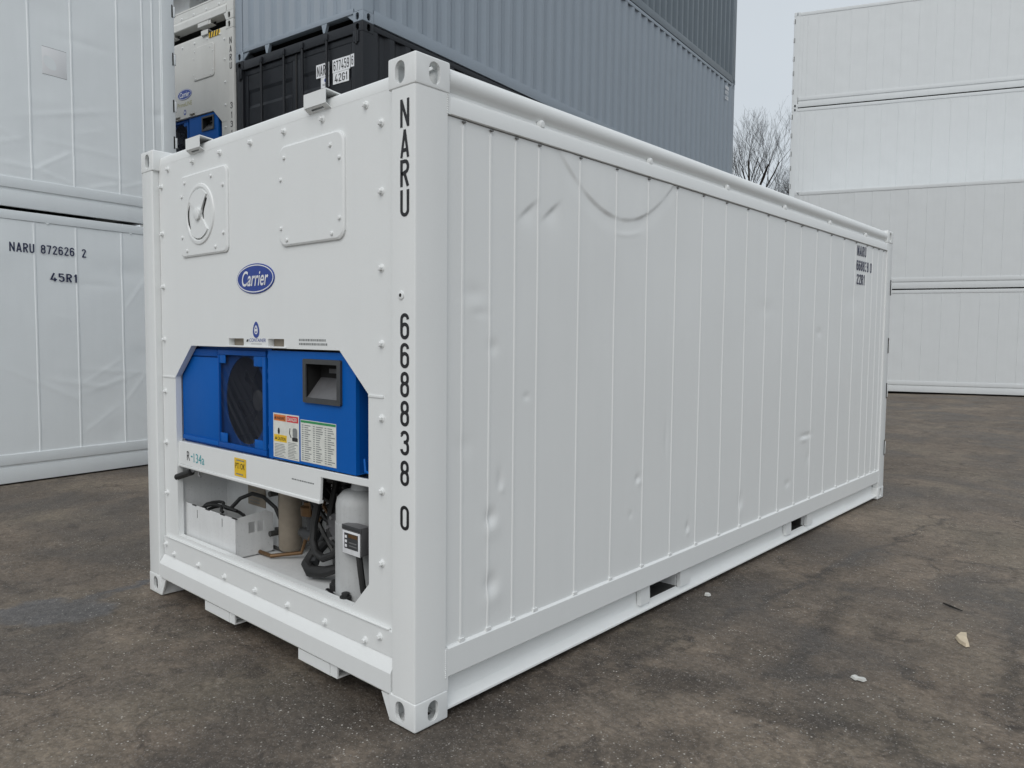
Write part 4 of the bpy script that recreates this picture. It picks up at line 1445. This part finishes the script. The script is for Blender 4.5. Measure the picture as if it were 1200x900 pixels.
MAIN_RIBS = [0.26, 0.419, 0.575, 0.728, 1.030, 1.334, 1.636, 1.938, 2.244, 2.545, 2.850, 3.168, 3.471, 3.776, 4.088, 4.40, 4.706, 5.012, 5.308, 5.484, 5.652, 5.80]
DENTS = [  # y, z, sy, sz, depth (+ = in)
    (0.435, 0.775, 0.030, 0.035, 0.016), (0.440, 0.73, 0.05, 0.05, -0.006), (0.440, 0.485, 0.035, 0.045, 0.015), (0.45, 0.43, 0.06, 0.05, -0.007),
    (0.49, 0.925, 0.018, 0.05, 0.007), (0.50, 0.885, 0.018, 0.02, -0.005), (1.586, 0.785, 0.022, 0.022, 0.009), (1.60, 0.765, 0.022, 0.02, -0.005),
    (2.146, 0.415, 0.02, 0.03, 0.009), (2.15, 0.385, 0.02, 0.02, -0.006), (1.873, 0.98, 0.018, 0.09, 0.004), (2.863, 0.46, 0.03, 0.06, 0.010), (2.87, 0.40, 0.03, 0.04, -0.007),
    (0.330, 1.72, 0.06, 0.035, 0.007), (0.32, 1.66, 0.05, 0.04, -0.005), (0.36, 1.64, 0.05, 0.02, 0.005), (0.44, 1.50, 0.03, 0.03, 0.006), (0.28, 1.10, 0.05, 0.04, 0.006),
    (4.0, 0.80, 0.10, 0.02, 0.010), (3.95, 0.77, 0.06, 0.02, -0.007), (4.05, 0.62, 0.03, 0.04, 0.006), (3.65, 0.47, 0.04, 0.025, 0.008), (1.52, 0.60, 0.02, 0.02, 0.004),
    (0.66, 1.28, 0.02, 0.015, 0.005), (4.2, 1.6, 0.05, 0.03, 0.006), (5.0, 1.9, 0.2, 0.1, 0.006), (3.2, 1.75, 0.12, 0.05, 0.004),
]


def main_disp(y, z):
    d = 0.0012 * sin(y * 5.1 + 1.3 * sin(z * 2.2)) * sin(z * 3.1 + y) + 0.0008 * sin(y * 11 + z * 4)
    # bow shaped crease under the top rail
    if 0.75 < y < 2.05 and z > 2.0:
        u = (y - 1.40) / 0.5
        zc = 2.145 + 0.235 * u * u + 0.02 * u
        k = z - zc
        amp = (0.0034 + 0.0012 * sin(y * 17.0) + 0.0008 * sin(y * 41.0)) * sstep(0.80, 0.95, y) * (1 - sstep(1.80, 2.02, y))
        d -= amp * sstep(-0.007, 0.007, k) * (1 - sstep(0.01, 0.26, k))
        d += amp * 0.8 * sstep(-0.10, -0.010, k) * (1 - sstep(-0.007, 0.007, k))
        d -= 0.0018 * math.exp(-((k + 0.075) / 0.012) ** 2) * sstep(1.3, 1.38, y) * (1 - sstep(1.5, 1.62, y))
    # two slanted creases left of it
    for y0, z0, ln, am in ((0.655, 2.10, 0.06, 0.011), (0.815, 2.115, 0.06, 0.012)):
        a, b = y - y0, z - z0
        s_ = (a * 0.80 + b * 0.6)
        n_ = (-a * 0.6 + b * 0.80)
        if abs(s_) < 0.2 and abs(n_) < 0.2:
            f = math.exp(-(s_ / ln) ** 2)
            d += am * f * sstep(0.010, -0.014, n_) * math.exp(min(n_, 0) / 0.045)
    for y0, z0, sy, sz, am in DENTS:
        if abs(y - y0) < 3 * sy and abs(z - z0) < 3 * sz:
            d += (0.7 if y0 > 0.43 else 0.4) * am * gauss(y, z, y0, z0, sy, sz)
    return d


mainc = reefer('reefer_container', 'white twenty foot refrigerated container with blue cooling unit, standing alone in the foreground', (0, 0, 0), 0,
               6.058, 2.591, MAIN_RIBS, main_disp, lambda y: 0.009 if y < 2.2 else 0.02, 0.008, 'white', 2, ((1.76, 2.10), (3.80, 4.12)), None, True, False)
XS = W - 0.0115
for body, ya, yb, za, zb in (('NARU', 5.05, 5.29, 2.283, 2.372), ('668838', 5.045, 5.37, 2.155, 2.245), ('0', 5.415, 5.460, 2.155, 2.245), ('22R1', 5.06, 5.27, 2.035, 2.125)):
    g = MB()
    g.din(body, (XS, ya, za), (0, 1, 0), ZU, yb - ya, zb - za, 'navy', 0.15)
    g.build('side_lettering', mainc, 0)

# ------------------------------------------------------------------ stacked refrigerated containers
L40, HC = 12.192, 2.896
RIB40 = [0.17 + 0.0, 0.28, 0.40, 0.70]
RIB40 = [L40 - q for q in (0.172, 0.278, 0.402, 0.70, 1.205, 1.63)]
q = L40 - 2.09
while q > 0.25:
    RIB40.append(q)
    q -= 0.456
RIB40.sort()


def rough_disp(seed):
    r = random.Random(seed)
    D = [(r.uniform(0, L40), r.uniform(0.3, HC - 0.3), r.uniform(0.05, 0.3), r.uniform(0.04, 0.2), r.uniform(-0.007, 0.010)) for _ in range(90)]
    # pulled creases, as seen low on the upper left container
    C = [(r.uniform(0.5, L40), r.uniform(0.35, 1.3), r.uniform(-0.7, 0.7), r.uniform(0.2, 0.5), r.uniform(0.004, 0.009)) for _ in range(34)]
    p = [r.uniform(0, 6) for _ in range(4)]

    E_ = ((10.28, 0.46, 10.62, 0.45, 0.007), (10.60, 0.45, 10.95, 0.68, 0.009), (10.62, 0.44, 10.98, 0.345, 0.008), (11.15, 0.34, 11.46, 0.43, 0.008), (11.5, 0.40, 11.85, 0.52, 0.007), (11.0, 0.9, 11.3, 1.0, 0.004), (10.1, 0.6, 10.5, 0.75, 0.005)) if seed == 11 else ((11.05, 1.05, 11.45, 1.3, 0.005), (11.5, 0.8, 11.85, 1.25, 0.006), (11.52, 1.9, 11.8, 2.3, 0.006), (11.05, 0.5, 11.4, 0.75, 0.005), (10.7, 1.8, 10.95, 1.75, 0.003))

    def f(y, z):
        d = 0.002 * sin(y * 4.4 + p[0] + sin(z * 3 + p[1])) * sin(z * 2.6 + p[2]) + 0.001 * sin(y * 9 + z * 7 + p[3])
        for a, b, c, e, am in D:
            if abs(y - a) < 2.5 * c and abs(z - b) < 2.5 * e:
                d += am * gauss(y, z, a, b, c, e)
        for a, b, sl_, ln, am in C:
            s_ = y - a
            if abs(s_) < 2 * ln:
                n_ = z - b - sl_ * s_
                if abs(n_) < 0.2:
                    d -= 0.5 * am * math.exp(-(s_ / ln) ** 2 - (n_ / 0.03) ** 2)
        if y > 9.9:
            for ya, za, yb, zb, am in E_:
                ln = hypot(yb - ya, zb - za)
                u = ((y - ya) * (yb - ya) + (z - za) * (zb - za)) / ln / ln
                v_ = ((y - ya) * (zb - za) - (z - za) * (yb - ya)) / ln
                if -0.15 < u < 1.15 and abs(v_) < 0.15:
                    d -= 0.5 * am * sstep(-0.15, 0.15, u) * (1 - sstep(0.85, 1.15, u)) * (math.exp(-(v_ / 0.022) ** 2) + 0.5 * math.exp(-((v_ - 0.06) / 0.05) ** 2))
        return d
    return f


GR = 'white refrigerated containers stacked in the yard'
TH = 0.11924


def placed(cx, cy, th, lx, ly):
    """origin so that local (lx, ly) lands on (cx, cy)"""
    return (cx - (lx * cos(th) - ly * sin(th)), cy - (lx * sin(th) + ly * cos(th)))


ox, oy = placed(-4.770, 2.358, TH, W, L40)
ystep40 = lambda y: 0.02 if y > 9.8 else 0.2
left_low = reefer('reefer_container', 'white container on the ground at far left, navy number 872626 on its side', (ox, oy, -0.0615), TH,
                  L40, HC, RIB40, rough_disp(3), ystep40, 0.02, 'white_l', 0, (), GR)
left_top = reefer('reefer_container', 'white container stacked on the one numbered 872626, square patch riveted to its side', (ox, oy, -0.0615 + HC), TH,
                  L40, HC, RIB40, rough_disp(11), ystep40, 0.02, 'white_l', 0, (), GR)
xs = W - 0.0055
for body, ya, yb, za, zb, th_ in (('NARU', 10.318, 10.556, 2.452, 2.548, 0.135), ('872626', 10.620, 10.960, 2.455, 2.548, 0.135), ('2', 11.040, 11.086, 2.452, 2.545, 0.135), ('45R1', 10.705, 10.980, 2.166, 2.256, 0.14)):
    g = MB()
    g.din(body, (xs, ya, za), (0, 1, 0), ZU, yb - ya, zb - za, 'navy', th_)
    g.build('side_lettering', left_low, 0)
g = MB()
g.box(W - 0.02, W - 0.0115, 10.688, 10.935, 1.470, 1.755, 'patchw', 0.0008)
g.box(W - 0.012, W - 0.0108, 10.688, 10.935, 1.4665, 1.4695, 'seal')
g.box(W - 0.012, W - 0.0108, 10.688, 10.935, 1.7555, 1.758, 'seal')
g.build('repair_patch', left_top)

# end-on pair beyond the left stack; fronts face the camera
TM = 0.115
mx, my = placed(-5.014, 3.247, TM, W, 0)
plainf = lambda y, z: 0.0
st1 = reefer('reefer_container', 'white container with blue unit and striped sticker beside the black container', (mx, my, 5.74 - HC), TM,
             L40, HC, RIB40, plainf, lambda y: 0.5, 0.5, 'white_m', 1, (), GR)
g = MB()
z0 = HC - 0.125
g.box(1.835, 2.085, 0.032, 0.0395, z0, z0 + 0.07, 'st_yellow', 0.001)
for k in range(4):
    x = 1.85 + k * 0.06
    g.poly([(x, 0.0312, z0), (x + 0.03, 0.0312, z0), (x + 0.05, 0.0312, z0 + 0.07), (x + 0.02, 0.0312, z0 + 0.07)], 'black')
g.build('hazard_sticker', st1, 0)
g = MB()
g.text('PrimeLINE', (1.03, 0.0388, 1.955), XR, ZU, 0.36, 0.06, 'gold', 0.0)
g.build('unit_lettering', st1, 0)
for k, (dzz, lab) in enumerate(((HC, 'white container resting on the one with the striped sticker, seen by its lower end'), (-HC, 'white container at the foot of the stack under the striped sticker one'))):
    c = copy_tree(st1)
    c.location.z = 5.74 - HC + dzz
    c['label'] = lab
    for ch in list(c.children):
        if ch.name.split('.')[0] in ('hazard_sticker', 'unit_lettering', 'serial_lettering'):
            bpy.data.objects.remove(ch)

# right hand stacks, long sides to the camera, door ends to the left
PF = 0.33259 + pi / 2
rx, ry = placed(-4.1675, 20.267, PF, 0, L40)
rlow = reefer('reefer_container', 'white container on the ground at far right, bottom of the front pair', (rx, ry, 0.092), PF,
              L40, HC, RIB40, rough_disp(21), lambda y: 0.08, 0.08, 'white_r', 0, (), GR)
c = copy_tree(rlow)
c.location.z = 0.092 + HC
c.rotation_euler.z = PF
c['label'] = 'white container on top of the front pair at far right'
PB = 0.36927 + pi / 2
k = 1.042
bx, by = CAM.x + k * (-4.88585 - CAM.x), CAM.y + k * (21.64597 - CAM.y)
ox2, oy2 = placed(bx, by, PB, 0, L40 * k)
for i, lab in enumerate(('white container at the ground in the back row behind the far right pair', 'white container second from the ground in the far right back row',
                         'bright white container third up in the far right back row, above the front pair', 'white container at the very top of the far right stacks, against the sky')):
    c = copy_tree(rlow)
    c.scale = (k, k, k)
    c.location = (ox2, oy2, -0.01 + i * HC * k)
    c.rotation_euler.z = PB
    c['label'] = lab


# ------------------------------------------------------------------ dry containers
def corrugated(axis_len, z0, z1, depth, mat, mb, place, pitch=0.278):
    """trapezoid sheet; place(s, d, z) maps run, depth inward and height"""
    pts = []
    s = 0.0
    n = max(1, round(axis_len / pitch))
    p = axis_len / n
    for k in range(n):
        a = k * p
        pts += [(a, 0.0), (a + 0.26 * p, 0.0), (a + 0.5 * p, depth), (a + 0.76 * p, depth)]
    pts.append((axis_len, 0.0))
    i = mb.mi(mat)
    zs = [z0 + (z1 - z0) * k / 6 for k in range(7)]
    V = [[mb.bm.verts.new(place(a, d, z)) for z in zs] for a, d in pts]
    for a in range(len(pts) - 1):
        for b in range(6):
            mb.bm.faces.new((V[a][b], V[a + 1][b], V[a + 1][b + 1], V[a][b + 1])).material_index = i
    return mb


def dry_container(label, loc, rz, mat, plates=False, L=L40, H=2.591, deep=0.036):
    t = thing('dry_container', label, 'container', loc, rz, 'corrugated dry containers in the tall stack')
    posts(t, L, H, mat)
    castings(t, L, H, mat)
    for side in (0, 1):
        s = 1 if side else -1
        x0 = W - 0.004 if side else 0.004
        g = MB()
        corrugated(L - 0.33, 0.165, H - 0.075, deep, mat, g, lambda a, d, z: (x0 - s * d, 0.165 + a, z))
        g.build('side_wall', t, 20)
        g = MB()
        xa, xb = sorted((x0 + s * 0.003, x0 - s * 0.06))
        g.box(xa, xb, 0.1785, L - 0.1785, H - 0.074, H - 0.012, mat, 0.004)
        g.build('top_rail', t)
        g = MB()
        g.box(xa, xb, 0.1785, L - 0.1785, 0.012, 0.164, mat, 0.006)
        g.build('bottom_rail', t)
    g = MB()
    corrugated(W - 0.30, 0.165, H - 0.11, 0.04, mat, g, lambda a, d, z: (0.15 + a, L - 0.02 - d, z), 0.25)
    g.build('end_wall', t, 20)
    g = MB()
    g.box(0.163, W - 0.163, L - 0.10, L - 0.006, 0.105, 0.166, mat, 0.005)
    h_ = MB()
    h_.box(0.163, W - 0.163, L - 0.10, L - 0.006, H - 0.111, H - 0.02, mat, 0.005)
    h_.build('end_header', t)
    for x in (0.62, 1.72):       # tunnel lugs under the sill
        P = [(x, 0.1045), (x + 0.10, 0.1045), (x + 0.07, 0.0), (x + 0.04, 0.0)]
        g.prism(P, 'y', L - 0.05, L - 0.01, mat)
    for x0, s_ in ((0.163, 1), (W - 0.163, -1)):
        g.prism([(x0, 0.1045), (x0 + s_ * 0.12, 0.1045), (x0, 0.02)], 'y', L - 0.04, L - 0.02, mat)
    g.build('end_sill', t)
    g = MB()
    g.box(0.12, W - 0.12, 0.1, L - 0.1, H - 0.06, H - 0.03, mat)
    g.build('roof', t)
    g = MB()
    g.box(0.07, W - 0.07, 0.12, L - 0.12, 0.14, 0.1635, 'dsteel')
    k = 0.6
    while k < L - 0.4:
        g.box(0.075, W - 0.075, k, k + 0.05, 0.04, 0.139, 'dsteel')
        k += 0.6
    g.build('underframe', t)
    # door end
    g = MB()
    g.box(0.163, W - 0.163, 0.006, 0.10, 0.02, 0.15, mat, 0.005)
    g.build('door_sill', t)
    g = MB()
    g.box(0.163, W - 0.163, 0.006, 0.10, H - 0.118, H - 0.004, mat, 0.005)
    g.build('door_header', t)
    for k in range(2):
        xa, xb = (0.155, W / 2 - 0.008) if k == 0 else (W / 2 + 0.008, W - 0.155)
        d = MB()
        za, zb = 0.156, H - 0.124
        d.box(xa, xb, 0.055, 0.085, za, zb, mat)
        fr = 0.07
        for q in ((xa, xb, za, za + fr), (xa, xb, zb - fr, zb), (xa, xa + fr, za + fr, zb - fr), (xb - fr, xb, za + fr, zb - fr)):
            d.box(q[0], q[1], 0.034, 0.0545, q[2], q[3], mat, 0.004)
        for j in range(5):
            z = za + 0.25 + j * 0.44
            d.prism([(0.0548, z), (0.040, z + 0.04), (0.040, z + 0.24), (0.0548, z + 0.28)], 'x', xa + fr + 0.01, xb - fr - 0.01, mat)
        dd = d.build('door', t, 20)
        sgm = MB()
        sgm.box(xa - 0.006 if k else xb - 0.004, xa + 0.004 if k else xb + 0.006, 0.026, 0.05, za, zb, 'rubber')
        sgm.build('door_seal', dd)
        for x in ((0.545, 1.005) if k == 0 else (1.362, 1.812)):
            b = MB()
            b.tube([(x, 0.006, 0.06), (x, 0.006, H - 0.055)], 0.017, mat, 10)
            for z in (0.14, 0.75, 1.35, H - 0.10):
                b.box(x - 0.032, x + 0.032, -0.012, 0.033, z, z + 0.07, mat, 0.006)
            b.box(x - 0.02, x + 0.40 if x < 1 or 1.2 < x < 1.5 else x + 0.1, -0.016, -0.004, 1.10, 1.13, mat, 0.003)
            b.build('locking_bar', dd)
    for x, s_ in ((0.0, 1), (W, -1)):
        for z in (0.35, 0.95, 1.55, 2.36):
            h = MB()
            xa, xb = sorted((x + s_ * 0.06, x + s_ * 0.15))
            h.box(xa, xb, -0.014, 0.0015, z, z + 0.13, mat, 0.005)
            h.tube([(x + s_ * 0.10, -0.006, z - 0.02), (x + s_ * 0.10, -0.006, z + 0.15)], 0.014, mat, 8)
            h.build('door_hinge', t)
    if plates:
        def plate_(name, x0, x1, za, zb, body, tx):
            s = MB()
            y = 0.0325
            s.box(x0, x1, y, y + 0.0015, za, zb, 'badge_w')
            if body:
                s.din(body, (x0 + tx, y - 0.0008, za + 0.02), XR, ZU, (x1 - x0) - 2 * tx, (zb - za) - 0.04, 'black', 0.13)
            return s.build(name, t, 0)
        plate_('number_plate', 1.590, 1.826, 2.095, 2.255, 'NARU', 0.018)
        plate_('number_plate', 1.885, 2.190, 2.105, 2.258, '677459', 0.018)
        plate_('number_plate', 2.199, 2.258, 2.118, 2.262, '6', 0.014)
        plate_('size_plate', 1.892, 2.170, 1.970, 2.102, '42G1', 0.03)
        p_ = plate_('inspection_plate', 1.675, 1.826, 1.965, 2.092, None, 0)
        s = MB()
        s.poly([(1.755 + 0.018 * sin(2 * pi * j / 16), 0.0318, 2.05 + 0.022 * cos(2 * pi * j / 16)) for j in range(16)][::-1], 'badge')
        for j in range(2):
            s.poly([(1.705, 0.0318, 1.99 + j * 0.014), (1.805, 0.0318, 1.99 + j * 0.014), (1.805, 0.0318, 1.997 + j * 0.014), (1.705, 0.0318, 1.997 + j * 0.014)], 'st_grey')
        s.build('plate_emblem', p_, 0)
    return t


TG = 0.1077
ZB = 5.150
gx, gy = placed(-2.5823, 3.5307, TG, W, 0)
dry_container('black corrugated container with closed doors, locking bars and white number plates', (gx, gy, ZB - 2.591), TG, 'dark', True)
hx, hy = placed(-2.5823, 3.5307, TG + pi, 0, L40)
slate = dry_container('slate grey corrugated container resting on the black container', (hx, hy, ZB), TG + pi, 'slate')
for j, (body, wd) in enumerate((('NARU', 0.22), ('677', 0.20), ('42G1', 0.2))):
    s = MB()
    s.din(body, (0.0025, 0.62, 2.34 - j * 0.12), (0, -1, 0), ZU, wd, 0.085, 'badge_w', 0.2)
    s.build('side_lettering', slate, 0)
dry_container('darker grey corrugated container topmost of the tall stack, above the slate grey one', (hx - 0.01, hy + 0.04, ZB + 2.591), TG + pi, 'slate_d', deep=0.055)
dry_container('slate grey corrugated container on the ground underneath the black container', (gx, gy, ZB - 2 * 2.591), TG, 'slate')


# ------------------------------------------------------------------ bare trees beyond the stacks
def bare_tree(label, loc, fork, crown, seed, stems, r0=0.09, wide=0.5):
    """bare trunk up to the fork, then stems fanning into a rounded crown of thin twigs"""
    r = random.Random(seed)
    t = thing('bare_tree', label, 'tree', loc, 0)
    tr, cr_ = MB(), MB()

    def limb(p, d, ln, rad, depth):
        n = 5 if depth < 3 else 3
        pts, rr = [p.copy()], [rad]
        q, dd = p.copy(), d.copy()
        for k in range(n):
            dd = (dd + Vector((r.uniform(-1, 1), r.uniform(-1, 1), r.uniform(-0.4, 0.4))) * 0.13 + Vector((0, 0, 0.07))).normalized()
            q = q + dd * ln / n
            pts.append(q.copy())
            rr.append(rad * (1 - 0.5 * (k + 1) / n))
        (tr if depth <= 1 else cr_).tube(pts, rr, 'bark', 6 if depth < 2 else 3, False)
        if depth >= 5:
            return
        kids = (0, 5, 5, 4, 3)[depth]
        for k in range(kids):
            f = 0.25 + 0.75 * (k + r.uniform(0.3, 1.0)) / kids
            f = min(f, 0.999)
            i = int(f * n)
            b = pts[i].lerp(pts[i + 1], f * n - i)
            a = r.uniform(0, 2 * pi) + k * 2.4
            sd_ = Vector((cos(a), sin(a), 0))
            nd = (dd + sd_ * r.uniform(0.45, 0.95) * wide * 2 + Vector((0, 0, 0.12))).normalized()
            limb(b, nd, ln * r.uniform(0.50, 0.72), max(0.0048, rad * (1 - 0.5 * f) * r.uniform(0.36, 0.52)), depth + 1)
    top = Vector((0.05, 0.0, fork))
    tr.tube([(0, 0, -0.2), (0.03, 0.02, fork * 0.4), (0.0, 0.04, fork * 0.75), top], [r0 * 2.4, r0 * 2.1, r0 * 1.9, r0 * 1.7], 'bark', 8, False)
    for az, tilt, ln, k in stems:
        d = Vector((cos(az) * tilt, sin(az) * tilt, 1)).normalized()
        limb(top, d, crown * ln, r0 * k, 1)
    tr.build('trunk', t, 60)
    cr_.build('crown', t, 60)
    return t


vx = math.atan2(rt.y, rt.x)       # fan the stems across the line of sight
bare_tree('tall leafless tree in the sky gap left of the far right stacks', (-15.35, 41.8, 0), 9.3, 6.0, 8,
          ((vx + pi, 0.12, 0.50, 1.0), (vx, 0.30, 0.48, 1.0), (vx + 0.4, 0.85, 0.60, 0.7), (vx + pi - 0.3, 0.65, 0.42, 0.7), (vx + 1.5, 0.25, 0.48, 0.8)), 0.095, 0.42)
bare_tree('small bushy leafless tree low in the sky gap beside the far right stacks', (-17.3, 51.9, 0), 9.6, 4.6, 23,
          tuple((k * 1.3, 0.35 + 0.1 * (k % 3), 0.5, 0.7) for k in range(5)), 0.06, 0.5)


# ------------------------------------------------------------------ litter on the asphalt
def chip(name, label, pts, h, loc, mat, seed, rz=0, cat='litter'):
    r = random.Random(seed)
    g = MB()
    n = len(pts)
    i = g.mi(mat)
    cx, cy = sum(p[0] for p in pts) / n, sum(p[1] for p in pts) / n
    A = [g.bm.verts.new((x, y, 0)) for x, y in pts]
    B = [g.bm.verts.new((cx + (x - cx) * 0.85, cy + (y - cy) * 0.85, h * r.uniform(0.6, 1.2))) for x, y in pts]
    c = g.bm.verts.new((cx, cy, h * 1.25))
    for k in range(n):
        g.bm.faces.new((A[k], A[(k + 1) % n], B[(k + 1) % n], B[k])).material_index = i
        g.bm.faces.new((B[k], B[(k + 1) % n], c)).material_index = i
    g.bm.faces.new(A[::-1]).material_index = i
    o = g.build(name, None, 40)
    o.location, o.rotation_euler = loc, (0, 0, rz)
    o['label'], o['category'] = label, cat
    return o


chip('wood_chip', 'bent pale wood splinter lying on the asphalt at right', [(-0.020, 0.115), (0.012, 0.105), (0.028, 0.03), (0.055, -0.055), (0.042, -0.075), (0.005, -0.04), (-0.025, 0.02)], 0.018, (3.795, 2.515, 0), 'wood', 1)
chip('stone_flake', 'small whitish flake on the asphalt in front of the wood splinter', [(-0.034, 0.015), (-0.013, 0.026), (0.008, 0.012), (0.026, 0.016), (0.030, -0.010), (0.010, -0.026), (-0.010, -0.010), (-0.022, -0.014)], 0.010, (3.555, 1.69, 0), 'stone', 2, 0.6)
chip('pebble', 'small pale pebble close to the container side near the pocket', [(-0.02, 0.012), (0.0, 0.02), (0.022, 0.008), (0.018, -0.014), (-0.008, -0.018)], 0.014, (2.515, 2.24, 0), 'stone', 3)
g = MB()
g.tube([(0, 0, 0.006), (0.04, -0.03, 0.008), (0.11, -0.066, 0.006)], [0.005, 0.007, 0.003], 'twig', 6)
o = g.build('twig')
o.location = (3.605, 3.06, 0)
o['label'], o['category'] = 'short dark twig on the asphalt behind the wood splinter', 'twig'
